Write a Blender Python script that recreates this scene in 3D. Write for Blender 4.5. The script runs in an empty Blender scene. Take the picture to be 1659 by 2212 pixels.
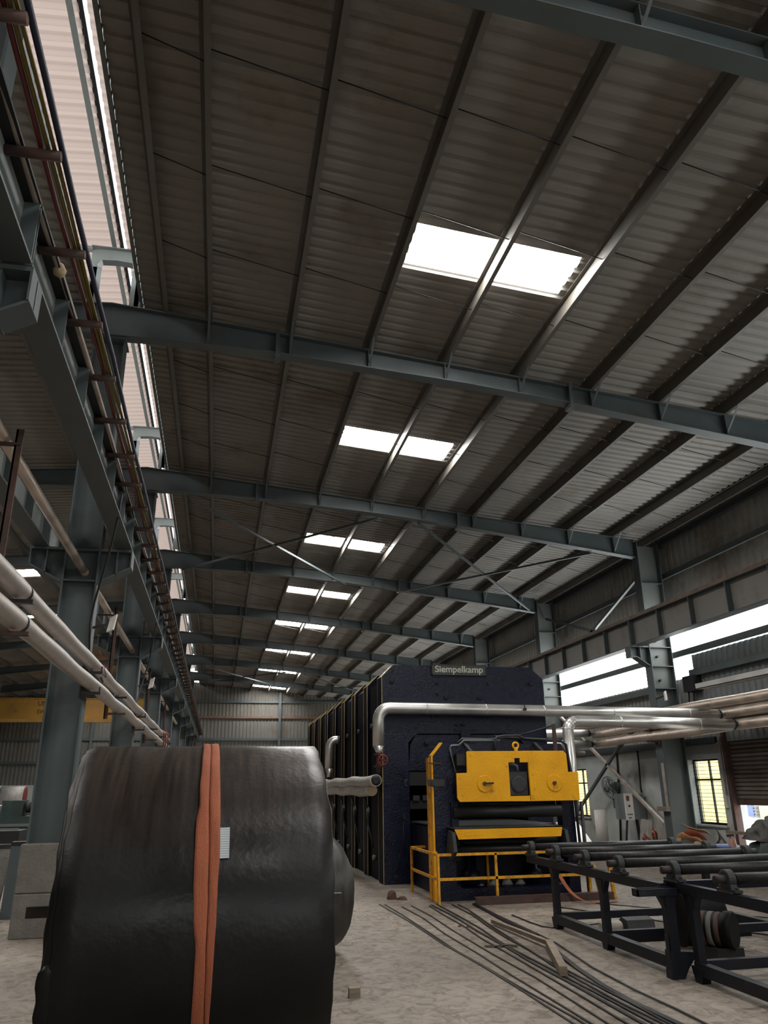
import bpy, bmesh, math, random
from mathutils import Vector, Matrix
random.seed(7)
S = bpy.context.scene
COL = S.collection
PI = math.pi

# ------------------------------------------------------------------ camera, world, exposure
CAM_H = 1.6
cam_d = bpy.data.cameras.new('camera'); cam = bpy.data.objects.new('camera', cam_d); COL.objects.link(cam)
_yaw, _pit, _rol = 0.20772685, 0.34453035, -0.01282706
_d = Vector((math.sin(_yaw)*math.cos(_pit), math.cos(_yaw)*math.cos(_pit), math.sin(_pit)))
_r = Vector((math.cos(_yaw), -math.sin(_yaw), 0)); _u = _r.cross(_d)
_r2 = math.cos(_rol)*_r + math.sin(_rol)*_u; _u2 = -math.sin(_rol)*_r + math.cos(_rol)*_u
cam.matrix_world = Matrix(((_r2.x, _u2.x, -_d.x, 0), (_r2.y, _u2.y, -_d.y, 0), (_r2.z, _u2.z, -_d.z, CAM_H), (0, 0, 0, 1)))
cam_d.sensor_fit = 'HORIZONTAL'; cam_d.sensor_width = 36.0
cam_d.lens = 36.0*1655.78/1659.0
cam_d.clip_start = 0.05; cam_d.clip_end = 300
S.camera = cam

WORLD_STRENGTH = 6.5     # bright overcast sky outside
SKYLIGHT = 44.0          # daylight through the roof's clear sheets
CLERESTORY = 9.0        # daylight through the translucent strip in the right wall
EXPOSURE = 0.0
w = bpy.data.worlds.new('world'); S.world = w; w.use_nodes = True
bg = w.node_tree.nodes['Background']; bg.inputs[0].default_value = (0.93, 0.97, 1.0, 1); bg.inputs[1].default_value = WORLD_STRENGTH
S.view_settings.view_transform = 'Standard'; S.view_settings.look = 'None'
S.view_settings.exposure = EXPOSURE; S.view_settings.gamma = 1.0; S.view_settings.use_curve_mapping = False
S.cycles.max_bounces = 8; S.cycles.diffuse_bounces = 5; S.cycles.glossy_bounces = 3; S.cycles.transparent_max_bounces = 8
S.cycles.transmission_bounces = 4; S.cycles.sample_clamp_indirect = 6.0; S.cycles.caustics_reflective = False; S.cycles.caustics_refractive = False
S.cycles.use_denoising = True

# ------------------------------------------------------------------ materials
def nd(t, kind, **kw):
    n = t.nodes.new(kind)
    for k, v in kw.items(): setattr(n, k, v)
    return n
def mat(name, col, rough=0.6, metal=0.0, var=0.15, scale=4.0, bump=0.0, bscale=30.0, dirt=None, dirt_amt=0.0, dscale=2.0, stretch=None, rvar=0.0, spec=0.5):
    m = bpy.data.materials.new(name); m.use_nodes = True; t = m.node_tree; b = t.nodes['Principled BSDF']
    tc = nd(t, 'ShaderNodeTexCoord'); src = tc.outputs['Object']
    if stretch:
        mp = nd(t, 'ShaderNodeMapping'); mp.inputs['Scale'].default_value = stretch; t.links.new(src, mp.inputs[0]); src = mp.outputs[0]
    n = nd(t, 'ShaderNodeTexNoise'); n.inputs['Scale'].default_value = scale; n.inputs['Detail'].default_value = 6; t.links.new(src, n.inputs[0])
    r = nd(t, 'ShaderNodeValToRGB'); e = r.color_ramp.elements
    e[0].position = .3; e[1].position = .7
    e[0].color = tuple(c*(1-var) for c in col) + (1,); e[1].color = tuple(min(1, c*(1+var)) for c in col) + (1,)
    t.links.new(n.outputs[0], r.inputs[0]); out = r.outputs[0]
    if dirt:
        n2 = nd(t, 'ShaderNodeTexNoise'); n2.inputs['Scale'].default_value = dscale; n2.inputs['Detail'].default_value = 9; n2.inputs['Roughness'].default_value = .7; t.links.new(src, n2.inputs[0])
        r2 = nd(t, 'ShaderNodeValToRGB'); r2.color_ramp.elements[0].position = .62 - dirt_amt*.35; r2.color_ramp.elements[1].position = .78 - dirt_amt*.25; t.links.new(n2.outputs[0], r2.inputs[0])
        mx = nd(t, 'ShaderNodeMixRGB'); mx.inputs[2].default_value = dirt + (1,); t.links.new(r2.outputs[0], mx.inputs[0]); t.links.new(out, mx.inputs[1]); out = mx.outputs[0]
    t.links.new(out, b.inputs['Base Color'])
    b.inputs['Roughness'].default_value = rough; b.inputs['Metallic'].default_value = metal; b.inputs['Specular IOR Level'].default_value = spec
    if rvar:
        mr = nd(t, 'ShaderNodeMapRange'); mr.inputs['To Min'].default_value = max(.03, rough-rvar); mr.inputs['To Max'].default_value = min(1, rough+rvar); mr.inputs['From Min'].default_value = .3; mr.inputs['From Max'].default_value = .7
        t.links.new(n.outputs[0], mr.inputs[0]); t.links.new(mr.outputs[0], b.inputs['Roughness'])
    if bump:
        nb = nd(t, 'ShaderNodeTexNoise'); nb.inputs['Scale'].default_value = bscale; nb.inputs['Detail'].default_value = 4; t.links.new(src, nb.inputs[0])
        bp = nd(t, 'ShaderNodeBump'); bp.inputs['Strength'].default_value = bump; bp.inputs['Distance'].default_value = .02; t.links.new(nb.outputs[0], bp.inputs['Height']); t.links.new(bp.outputs[0], b.inputs['Normal'])
    return m
def emit(name, col, strength):
    m = bpy.data.materials.new(name); m.use_nodes = True; t = m.node_tree; t.nodes.remove(t.nodes['Principled BSDF'])
    e = nd(t, 'ShaderNodeEmission'); e.inputs[0].default_value = col + (1,); e.inputs[1].default_value = strength
    t.links.new(e.outputs[0], t.nodes['Material Output'].inputs[0]); return m

M = {}
M['steel'] = mat('grey blue painted steel', (.078, .098, .102), .55, var=.12, scale=1.5, dirt=(.085, .075, .06), dirt_amt=.25, dscale=1.2)
M['steel_light'] = mat('pale grey painted steel', (.17, .19, .185), .5, var=.1, scale=2, dirt=(.12, .10, .08), dirt_amt=.2)
M['sheet'] = mat('roof sheet', (.255, .24, .22), .62, var=.12, scale=.5, dirt=(.16, .13, .10), dirt_amt=.25, dscale=.6)
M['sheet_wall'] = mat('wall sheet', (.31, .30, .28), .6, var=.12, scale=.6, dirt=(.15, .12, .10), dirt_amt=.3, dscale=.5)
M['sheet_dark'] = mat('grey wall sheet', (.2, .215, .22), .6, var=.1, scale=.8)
M['column_lit'] = mat('column paint lightened for window light', (.125, .14, .135), .5, var=.1, scale=2, dirt=(.14, .115, .085), dirt_amt=.25)  # web colour lightened to carry the window light on the right columns
M['shaded_black'] = mat('rubber blackened for shade', (.005, .005, .0055), .6, var=.3, spec=.2)  # darker than plain rubber: shade under the tables put into the colour
M['shaft'] = mat('dark rusty shaft', (.03, .019, .016), .6, var=.3, scale=12)
M['purlin'] = mat('warm grey purlin paint', (.118, .110, .096), .55, var=.15, scale=.8, dirt=(.10, .075, .05), dirt_amt=.3, dscale=.7)  # slightly warm grey base with random brown patches
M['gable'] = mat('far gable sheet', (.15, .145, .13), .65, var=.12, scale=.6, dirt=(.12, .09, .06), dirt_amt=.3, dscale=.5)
M['press_side'] = mat('black press side', (.0038, .0044, .009), .6, var=.3, scale=4, spec=.07)
M['scrap_alu'] = mat('dull scrap aluminium', (.42, .385, .34), .5, metal=.3, var=.2, scale=5)
M['rust'] = mat('rusty brown steel', (.075, .036, .027), .75, var=.35, scale=8, dirt=(.06, .045, .04), dirt_amt=.4, dscale=5)
M['rail'] = mat('worn rail', (.2, .125, .09), .5, metal=.3, var=.3, scale=6)
M['plaster'] = mat('grey green plaster', (.50, .52, .50), .85, var=.12, scale=1.2, dirt=(.36, .33, .28), dirt_amt=.35, dscale=.9, bump=.15, bscale=25)
M['plinth'] = mat('rough concrete plinth', (.17, .16, .14), .9, var=.2, scale=5, dirt=(.14, .12, .10), dirt_amt=.3, dscale=3, bump=.4, bscale=30)
M['navy'] = mat('dark navy enamel', (.0045, .0062, .0225), .3, var=.3, scale=3, bump=.5, bscale=38, dirt=(.05, .035, .02), dirt_amt=.0, dscale=5, rvar=.1, spec=.32)
M['navy_dull'] = mat('dull navy paint', (.007, .008, .02), .45, var=.3, scale=4, bump=.2, bscale=40, spec=.25)
M['black'] = mat('black steel', (.012, .012, .013), .55, var=.3, scale=5)
M['frame_dark'] = mat('dark blue grey table paint', (.006, .0075, .0135), .5, var=.25, scale=5, dirt=(.035, .032, .03), dirt_amt=.15, dscale=6, spec=.35)
M['bearing'] = mat('dark grey bearing casting', (.03, .032, .034), .6, var=.25, scale=10, bump=.2, bscale=80)
M['roller'] = mat('worn black roller', (.024, .024, .024), .42, metal=.25, var=.35, scale=6, stretch=(6, 1, 1))
M['yellow'] = mat('yellow enamel', (.95, .43, .006), .34, var=.12, scale=3, bump=.25, bscale=45, dirt=(.25, .12, .02), dirt_amt=.05, dscale=7, spec=.3)
M['yellow_worn'] = mat('worn yellow paint', (.78, .36, .016), .5, var=.2, scale=8, dirt=(.08, .05, .03), dirt_amt=.3, dscale=14)
M['crane_yellow'] = mat('crane yellow', (.44, .245, .04), .5, var=.12, scale=1.5, dirt=(.2, .12, .05), dirt_amt=.15)
M['gold'] = mat('gold edge line', (.46, .31, .12), .5, metal=.2, var=.15, scale=6)
M['alu'] = mat('aluminium cladding', (.66, .64, .61), .36, metal=.8, var=.08, scale=3, bump=.05, bscale=9, rvar=.08)
M['alu_warm'] = mat('stained aluminium cladding', (.58, .48, .40), .42, metal=.7, var=.15, scale=3, bump=.06, bscale=9, rvar=.12)
M['lagging'] = mat('cloth pipe lagging', (.50, .48, .45), .6, metal=.25, var=.15, scale=6, bump=.3, bscale=18)
M['foil'] = mat('pinkish foil lagging', (.44, .395, .36), .42, metal=.5, var=.10, scale=5, bump=.12, bscale=16, stretch=(1,2.5,1))
M['rubber'] = mat('black rubber', (.012, .012, .012), .5, var=.3, scale=3)
M['strap'] = mat('orange web sling', (.37, .105, .048), .8, var=.15, scale=8, bump=.4, bscale=160, stretch=(1, 1, .2))
M['strap_dark'] = mat('sling seam', (.12, .02, .012), .9, var=.2)
M['paper'] = mat('white label paper', (.62, .66, .68), .6, var=.08, scale=30)
M['white'] = mat('off white enamel', (.74, .69, .65), .5, var=.06)
M['red'] = mat('red paint', (.22, .018, .02), .45, var=.2, scale=8)
M['c_red'] = mat('red cable', (.13, .018, .014), .5, var=.1); M['c_yellow'] = mat('yellow cable', (.20, .135, .02), .5, var=.1); M['c_blue'] = mat('blue cable', (.012, .015, .04), .5, var=.1)
M['conduit'] = mat('dusty conduit', (.40, .33, .28), .6, var=.25, scale=5)
M['green'] = mat('green enamel', (.02, .09, .05), .45, var=.15); M['greygreen'] = mat('grey green fan paint', (.16, .2, .18), .5, var=.1)
M['tarp'] = mat('dark green tarpaulin', (.03, .045, .042), .65, var=.4, scale=6, bump=.3, bscale=20)
M['tarp_grey'] = mat('grey tarpaulin', (.09, .085, .075), .7, var=.3, scale=6, bump=.3, bscale=20)
M['wood'] = mat('raw timber', (.24, .19, .14), .8, var=.25, scale=6, stretch=(1, 1, 8), bump=.2)
M['stone'] = mat('brown stone', (.09, .05, .035), .9, var=.3, scale=9, bump=.5)
M['cloth'] = mat('dirty white cloth', (.36, .33, .28), .9, var=.2, scale=8)
M['blue_plastic'] = mat('blue plastic', (.16, .22, .55), .4, var=.08); M['pink'] = mat('faded pink paint', (.5, .27, .2), .5, var=.1)
M['cardboard'] = mat('orange brown webbing', (.52, .26, .12), .8, var=.3, scale=7); M['cream'] = mat('cream webbing', (.55, .43, .28), .8, var=.15)
M['shutter'] = mat('dusty brown shutter slats', (.17, .14, .115), .55, metal=.2, var=.2, scale=2)
M['copper'] = mat('red brown copper', (.2, .06, .035), .4, metal=.6, var=.2)
M['sign'] = mat('nameplate grey', (.05, .052, .045), .5, var=.15); M['sign_letter'] = mat('nameplate letters', (.50, .49, .42), .5, var=.1)
M['crane_text'] = mat('dark stencil', (.12, .065, .02), .7)
M['yellow_wall'] = mat('pale yellow render', (.92, .76, .36), .9, var=.08, scale=1); M['white_wall'] = mat('pale outdoor render', (.8, .8, .8), .9, var=.05)  # yellow is the wall's own even tone
M['ground'] = mat('outdoor ground', (.35, .33, .3), .9, var=.1)
M['teal'] = mat('teal machine paint', (.035, .06, .055), .55, var=.3, scale=3)
M['skylight'] = emit('daylit clear roof sheet', (1, .985, .95), SKYLIGHT)
M['clerestory'] = emit('daylit translucent wall sheet', (.97, 1.0, .98), CLERESTORY)
# translucent monitor sheet: lit by the sky from above, seen from below
def translucent(name, col):
    m = bpy.data.materials.new(name); m.use_nodes = True; t = m.node_tree; t.nodes.remove(t.nodes['Principled BSDF'])
    a = nd(t, 'ShaderNodeBsdfTranslucent'); a.inputs[0].default_value = col + (1,)
    b = nd(t, 'ShaderNodeBsdfDiffuse'); b.inputs[0].default_value = col + (1,)
    mx = nd(t, 'ShaderNodeMixShader'); mx.inputs[0].default_value = .55
    t.links.new(b.outputs[0], mx.inputs[1]); t.links.new(a.outputs[0], mx.inputs[2]); t.links.new(mx.outputs[0], t.nodes['Material Output'].inputs[0]); return m
M['frp'] = translucent('milky translucent sheet', (.185, .145, .125))
# window glass: thin clear pane
m = bpy.data.materials.new('thin window glass'); m.use_nodes = True; t = m.node_tree; t.nodes.remove(t.nodes['Principled BSDF'])
a = nd(t, 'ShaderNodeBsdfTransparent'); a.inputs[0].default_value = (.92, .93, .9, 1); b = nd(t, 'ShaderNodeBsdfGlossy'); b.inputs['Roughness'].default_value = .05
mx = nd(t, 'ShaderNodeMixShader'); mx.inputs[0].default_value = .05; t.links.new(a.outputs[0], mx.inputs[1]); t.links.new(b.outputs[0], mx.inputs[2]); t.links.new(mx.outputs[0], t.nodes['Material Output'].inputs[0]); M['glass'] = m

def floor_mat():
    m = bpy.data.materials.new('dusty concrete floor'); m.use_nodes = True; t = m.node_tree; b = t.nodes['Principled BSDF']
    tc = nd(t, 'ShaderNodeTexCoord'); src = tc.outputs['Object']
    n1 = nd(t, 'ShaderNodeTexNoise'); n1.inputs['Scale'].default_value = .55; n1.inputs['Detail'].default_value = 8; n1.inputs['Roughness'].default_value = .6; t.links.new(src, n1.inputs[0])
    n2 = nd(t, 'ShaderNodeTexNoise'); n2.inputs['Scale'].default_value = 7; n2.inputs['Detail'].default_value = 10; n2.inputs['Roughness'].default_value = .72; n2.inputs['Distortion'].default_value = 1.2; t.links.new(src, n2.inputs[0])
    r1 = nd(t, 'ShaderNodeValToRGB'); e = r1.color_ramp.elements; e[0].position = .28; e[0].color = (.17, .138, .11, 1); e[1].position = .72; e[1].color = (.37, .315, .262, 1); t.links.new(n1.outputs[0], r1.inputs[0])
    r2 = nd(t, 'ShaderNodeValToRGB'); e = r2.color_ramp.elements; e[0].position = .36; e[0].color = (.34, .30, .26, 1); e[1].position = .56; e[1].color = (1, 1, 1, 1); t.links.new(n2.outputs[0], r2.inputs[0])
    mx = nd(t, 'ShaderNodeMixRGB', blend_type='MULTIPLY'); mx.inputs[0].default_value = .9; t.links.new(r1.outputs[0], mx.inputs[1]); t.links.new(r2.outputs[0], mx.inputs[2])
    # slab joints: dark saw cuts across the hall and along the machine line
    sx = nd(t, 'ShaderNodeSeparateXYZ'); t.links.new(src, sx.inputs[0])
    def line(sock, pos, wd):
        s = nd(t, 'ShaderNodeMath', operation='SUBTRACT'); s.inputs[1].default_value = pos; t.links.new(sock, s.inputs[0])
        ab = nd(t, 'ShaderNodeMath', operation='ABSOLUTE'); t.links.new(s.outputs[0], ab.inputs[0])
        lt = nd(t, 'ShaderNodeMath', operation='LESS_THAN'); lt.inputs[1].default_value = wd; t.links.new(ab.outputs[0], lt.inputs[0]); return lt.outputs[0]
    acc = None
    for sock, pos, wd in ((sx.outputs[1], 9.95, .012), (sx.outputs[1], 12.55, .014), (sx.outputs[1], 6.1, .006), (sx.outputs[0], 7.4, .012), (sx.outputs[0], 2.75, .004), (sx.outputs[1], 17.0, .012), (sx.outputs[0], -.9, .01)):
        l = line(sock, pos, wd)
        if acc is None: acc = l
        else:
            a = nd(t, 'ShaderNodeMath', operation='MAXIMUM'); t.links.new(acc, a.inputs[0]); t.links.new(l, a.inputs[1]); acc = a.outputs[0]
    jm = nd(t, 'ShaderNodeMixRGB'); jm.inputs[2].default_value = (.05, .042, .035, 1); t.links.new(acc, jm.inputs[0]); t.links.new(mx.outputs[0], jm.inputs[1])
    t.links.new(jm.outputs[0], b.inputs['Base Color'])
    mr = nd(t, 'ShaderNodeMapRange'); mr.inputs['To Min'].default_value = .45; mr.inputs['To Max'].default_value = .85; t.links.new(n1.outputs[0], mr.inputs[0]); t.links.new(mr.outputs[0], b.inputs['Roughness'])
    bp = nd(t, 'ShaderNodeBump'); bp.inputs['Strength'].default_value = .25; bp.inputs['Distance'].default_value = .01; t.links.new(n2.outputs[0], bp.inputs['Height']); t.links.new(bp.outputs[0], b.inputs['Normal'])
    return m
M['floor'] = floor_mat()

# ------------------------------------------------------------------ mesh helpers
ORG = {}          # world origin of every object's root
class MB:
    def __init__(s): s.v = []; s.f = []; s.sm = []
    def add(s, vs, fs, smooth=False):
        b = len(s.v); s.v += [Vector(v) for v in vs]
        for f in fs: s.f.append([b+i for i in f]); s.sm.append(smooth)
        return s
    def box(s, x0, x1, y0, y1, z0, z1):
        return s.add([(x0,y0,z0),(x1,y0,z0),(x1,y1,z0),(x0,y1,z0),(x0,y0,z1),(x1,y0,z1),(x1,y1,z1),(x0,y1,z1)],
                     [(0,3,2,1),(4,5,6,7),(0,1,5,4),(1,2,6,5),(2,3,7,6),(3,0,4,7)])
    def bar(s, p, q, w, h, up=(0,0,1)):
        p, q = Vector(p), Vector(q); d = (q-p).normalized(); up = Vector(up)
        if abs(d.dot(up)) > .98: up = Vector((0,1,0)) if abs(d.y) < .9 else Vector((1,0,0))
        a = d.cross(up).normalized()*w/2; b = a.cross(d).normalized()*h/2
        vs = [p-a-b, p+a-b, p+a+b, p-a+b, q-a-b, q+a-b, q+a+b, q-a+b]
        return s.add(vs, [(0,3,2,1),(4,5,6,7),(0,1,5,4),(1,2,6,5),(2,3,7,6),(3,0,4,7)])
    def tube(s, pts, r, n=12, caps=True, closed=False):
        pts = [Vector(p) for p in pts]; k = len(pts); rs = r if isinstance(r, (list, tuple)) else [r]*k
        prev = None; vs = []
        for i, p in enumerate(pts):
            if closed: d = (pts[(i+1) % k]-pts[i-1]).normalized()
            else: d = (pts[min(i+1, k-1)]-pts[max(i-1, 0)]).normalized()
            if prev is None:
                a = d.orthogonal().normalized()
            else:
                a = (prev - d*prev.dot(d)).normalized()
            prev = a; b = d.cross(a)
            for j in range(n):
                th = 2*PI*j/n; vs.append(p + (a*math.cos(th)+b*math.sin(th))*rs[i])
        fs = []
        for i in range(k if closed else k-1):
            i2 = (i+1) % k
            for j in range(n): fs.append((i*n+j, i*n+(j+1)%n, i2*n+(j+1)%n, i2*n+j))
        s.add(vs, fs, True)
        if caps and not closed:
            s.add(vs[:n], [tuple(range(n))[::-1]]); s.add(vs[-n:], [tuple(range(n))])
        return s
    def prism(s, poly, axis, a0, a1):
        n = len(poly)
        def P(u, v, a): return {'X': (a, u, v), 'Y': (u, a, v), 'Z': (u, v, a)}[axis]
        vs = [P(u, v, a0) for u, v in poly] + [P(u, v, a1) for u, v in poly]
        fs = [tuple(range(n)), tuple(range(n, 2*n))[::-1]] + [(i, i+n, (i+1) % n + n, (i+1) % n) for i in range(n)]
        return s.add(vs, fs)
    def lathe(s, c, ax, prof, n=24, smooth=True):
        c = Vector(c); ax = Vector(ax).normalized(); a = ax.orthogonal().normalized(); b = ax.cross(a); vs = []; fs = []
        for (t, r) in prof:
            for j in range(n):
                th = 2*PI*j/n; vs.append(c + ax*t + (a*math.cos(th)+b*math.sin(th))*r)
        k = len(prof)
        for i in range(k-1):
            for j in range(n): fs.append((i*n+j, i*n+(j+1)%n, (i+1)*n+(j+1)%n, (i+1)*n+j))
        s.add(vs, fs, smooth)
        s.add(vs[:n], [tuple(range(n))[::-1]]); s.add(vs[-n:], [tuple(range(n))]); return s
    def build(s, name, m, parent=None, bevel=0.0):
        if parent is None:
            xs = [v.x for v in s.v]; ys = [v.y for v in s.v]; zs = [v.z for v in s.v]
            o = Vector(((min(xs)+max(xs))/2, (min(ys)+max(ys))/2, min(zs)))
        else: o = ORG[parent.name]
        me = bpy.data.meshes.new(name); bm = bmesh.new(); bv = [bm.verts.new(v-o) for v in s.v]
        for f, sm in zip(s.f, s.sm):
            try:
                bf = bm.faces.new([bv[i] for i in f]); bf.smooth = sm
            except ValueError: pass
        bmesh.ops.remove_doubles(bm, verts=bm.verts, dist=1e-5)
        bmesh.ops.recalc_face_normals(bm, faces=bm.faces)
        bm.to_mesh(me); bm.free(); me.materials.append(M[m] if isinstance(m, str) else m)
        ob = bpy.data.objects.new(name, me); COL.objects.link(ob)
        if parent is None: ob.location = o
        else: ob.parent = parent
        ORG[ob.name] = o
        if bevel:
            bv = ob.modifiers.new('bevel', 'BEVEL'); bv.width = bevel; bv.segments = 2; bv.limit_method = 'ANGLE'
        return ob
def tag(o, label=None, cat=None, group=None, kind=None):
    if label: o['label'] = label
    if cat: o['category'] = cat
    if group: o['group'] = group
    if kind: o['kind'] = kind
    return o
def thing(name, label, cat, loc, group=None):
    o = bpy.data.objects.new(name, None); COL.objects.link(o); o.location = loc; o.empty_display_size = .1
    ORG[o.name] = Vector(loc); return tag(o, label, cat, group)
def struct(name, mb, m, label, cat='structure', parent=None):
    o = mb.build(name, m, parent)
    if parent is None: tag(o, label, cat, kind='structure')
    return o
def dup(root, off, label=None, group=None):
    r = root.copy(); COL.objects.link(r); r.location = root.location + Vector(off); ORG[r.name] = ORG[root.name] + Vector(off)
    if label: r['label'] = label
    if group: r['group'] = group
    for ch in list(root.children):
        c = ch.copy(); COL.objects.link(c); c.parent = r; ORG[c.name] = ORG[r.name]
        for g in list(ch.children):
            d = g.copy(); COL.objects.link(d); d.parent = c; ORG[d.name] = ORG[r.name]
    return r
def corr(mb, o, u, v, lu, lv, pitch=.2, depth=.03, nrm=(0,0,1), top=.45, slope=.12):
    """trapezoidal sheet: ribs run along u, repeat along v, ribs stand out along nrm"""
    o, u, v, nrm = Vector(o), Vector(u).normalized(), Vector(v).normalized(), Vector(nrm).normalized()
    k = max(1, int(round(lv/pitch))); p = lv/k; prof = []
    for i in range(k):
        b = i*p; prof += [(b, 0), (b+p*(1-top-2*slope), 0), (b+p*(1-top-slope), depth), (b+p*(1-slope), depth)]
    prof.append((lv, 0)); vs = []
    for (t, h) in prof: vs += [o+v*t+nrm*h, o+u*lu+v*t+nrm*h]
    return mb.add(vs, [(2*i, 2*i+1, 2*i+3, 2*i+2) for i in range(len(prof)-1)])
def ibeam(mb, p, q, h, w, tw, tf, up=(0,0,1)):
    p, q, up = Vector(p), Vector(q), Vector(up)
    mb.bar(p, q, tw, h-2*tf, up); e = up.normalized()*(h-tf)/2
    mb.bar(p+e, q+e, w, tf, up); mb.bar(p-e, q-e, w, tf, up); return mb
def arc(c, a, b, r, t0, t1, n=8):
    c, a, b = Vector(c), Vector(a), Vector(b)
    return [c + a*r*math.cos(t0+(t1-t0)*i/n) + b*r*math.sin(t0+(t1-t0)*i/n) for i in range(n+1)]
ORD = ['first','second','third','fourth','fifth','sixth','seventh','eighth','ninth','tenth','eleventh','twelfth','thirteenth','fourteenth','fifteenth','sixteenth','seventeenth','eighteenth']
# ------------------------------------------------------------------ building shell
CX = -1.98                                    # line of the shared columns, under the ridge
def roofz(x): return 8.44 - .093*abs(x-CX) + .093*(-CX)*1 if x >= CX else 8.44 + .093*1.98 - .093*(CX-x)
def roofz(x): return 8.624 - .093*abs(x-CX)
YB, YF = -14.0, 57.5                          # back and front gables
XL, XR = -15.0, 11.05
RY = [-1.86, 4.4, 10.66, 17.15, 23.75, 30.4, 37.1, 43.8, 50.5]
PX = [-1.2, -.53, .74, 2.01, 3.28, 4.56, 5.83, 7.09, 8.33, 9.56, 10.6]
SKY_Y = [(-5.2,-4.4),(1.2,2.0),(7.8,8.6),(13.8,14.6),(20.8,21.6),(27,27.8),(33,33.8),(40,40.8),(47.2,48),(55.2,56)]
SKY_L = [(.2,1.0),(6.6,7.4),(13,13.8),(19.4,20.2),(26,26.8),(32.4,33.2),(39.2,40),(46,46.8),(52.6,53.4)]

fl = MB().box(XL, XR, YB, YF, -.2, 0); struct('floor', fl, 'floor', 'dusty grey concrete floor of the hall', 'floor')
# roof sheets (ribs run down the slope), with openings for the clear sheets
roof = MB(); TH = .2
def roof_strip(x0, x1, y0, y1, target):
    a = (x0, y0, roofz(x0)+TH+.03); d = Vector((x1-x0, 0, roofz(x1)-roofz(x0)))
    corr(target, a, d, (0,1,0), d.length, y1-y0, .2, .028, (0,0,-1))
sky_meshes = []
for side, lst, xs in (('R', SKY_Y, (-1.55, 2.14, 4.4, XR)), ('L', SKY_L, (-2.41, -6.1, -8.36, XL))):
    y = YB
    for (a, b) in lst:
        roof_strip(xs[0], xs[3], y, a, roof)
        roof_strip(xs[0], xs[1], a, b, roof); roof_strip(xs[2], xs[3], a, b, roof)
        s = MB(); roof_strip(xs[1], xs[2], a, b, s); sky_meshes.append(s); y = b
    roof_strip(xs[0], xs[3], y, YF, roof)
struct('ceiling', roof, 'sheet', 'corrugated metal roof sheeting of both bays', 'ceiling')
for i, s in enumerate(sky_meshes): struct('window_%d' % (i+1), s, 'skylight', 'bright clear roof sheet let into the corrugated roof', 'skylight')

# ridge monitor over the shared columns: upstands, frames, translucent top
for sx, nm in ((1, 'right'), (-1, 'left')):
    up = MB(); x = CX + sx*.43
    corr(up, (x, YB, 8.76), (0,0,1), (0,1,0), .26, YF-YB, .2, .012, (-sx,0,0))
    up.box(x-.03, x+.03, YB, YF, 9.0, 9.03); up.box(min(x, x-sx*.05), max(x, x-sx*.05), YB, YF, 8.745, 8.77)
    struct('trim_%s' % nm, up, 'steel_light', 'grey metal upstand along the ridge opening', 'trim')
mt = MB()
for sx in (1, -1):
    corr(mt, (CX+.03+sx*.045, YB, 9.86), (sx*1.2, 0, -.14), (0,1,0), 1.2, YF-YB, .2, .03, (0,0,-1))
struct('ceiling_monitor', mt, 'frp', 'milky sheets of the raised ridge vent', 'ceiling')
rc = MB().box(CX-.03, CX+.03, YB, YF, 9.845, 9.87); tag(rc.build('ridge_cap', 'black'), 'dark ridge cap strip running along the top of the ridge vent', 'ridge cap')
mp = MB().bar((CX-.10, YB, 9.74), (CX-.10, YF, 9.74), .012, .16).bar((CX-.07, YB, 9.665), (CX-.07, YF, 9.665), .07, .012)
tag(mp.build('vent_purlin', 'steel_light'), 'pale grey purlin under the bright milky ridge vent sheets', 'purlin')

# gables
def corr_wall_x(mb, x0, x1, y, z0, zt, n, pitch=.25):
    """vertical ribs; zt(x) gives the top height"""
    k = int(round((x1-x0)/pitch)); p = (x1-x0)/k; prof = []
    for i in range(k):
        b = x0+i*p; prof += [(b,0),(b+p*.4,0),(b+p*.52,.03),(b+p*.88,.03)]
    prof.append((x1,0)); vs = []
    for (x, h) in prof: vs += [(x, y+n*h, z0), (x, y+n*h, zt(x))]
    mb.add(vs, [(2*i,2*i+1,2*i+3,2*i+2) for i in range(len(prof)-1)])
top = lambda x: roofz(x)+TH+.04
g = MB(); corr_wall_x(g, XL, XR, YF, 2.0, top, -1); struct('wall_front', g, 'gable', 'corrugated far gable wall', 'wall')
gm = MB().box(XL, XR, YF+.04, YF+.3, 0, 2.02); struct('wall_front_lower', gm, 'plaster', 'low plastered wall under the far gable sheeting', 'wall')
# back gable: a big open doorway behind the photographer
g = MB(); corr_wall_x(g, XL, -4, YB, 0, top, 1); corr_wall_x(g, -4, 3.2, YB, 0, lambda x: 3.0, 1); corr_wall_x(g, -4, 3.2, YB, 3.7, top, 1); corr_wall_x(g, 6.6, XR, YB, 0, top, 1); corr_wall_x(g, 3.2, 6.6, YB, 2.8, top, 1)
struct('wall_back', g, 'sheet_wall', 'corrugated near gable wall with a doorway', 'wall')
bw = MB().box(-4, 3.2, YB-.05, YB-.02, 2.98, 3.72); struct('window_back', bw, 'clerestory', 'translucent strip in the near gable wall', 'window')
# left wall
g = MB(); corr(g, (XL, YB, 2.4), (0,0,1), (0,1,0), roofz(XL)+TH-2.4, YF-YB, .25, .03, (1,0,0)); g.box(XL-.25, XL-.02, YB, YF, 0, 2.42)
struct('wall_left', g, 'sheet_dark', 'corrugated outer wall of the far bay', 'wall')

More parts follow.
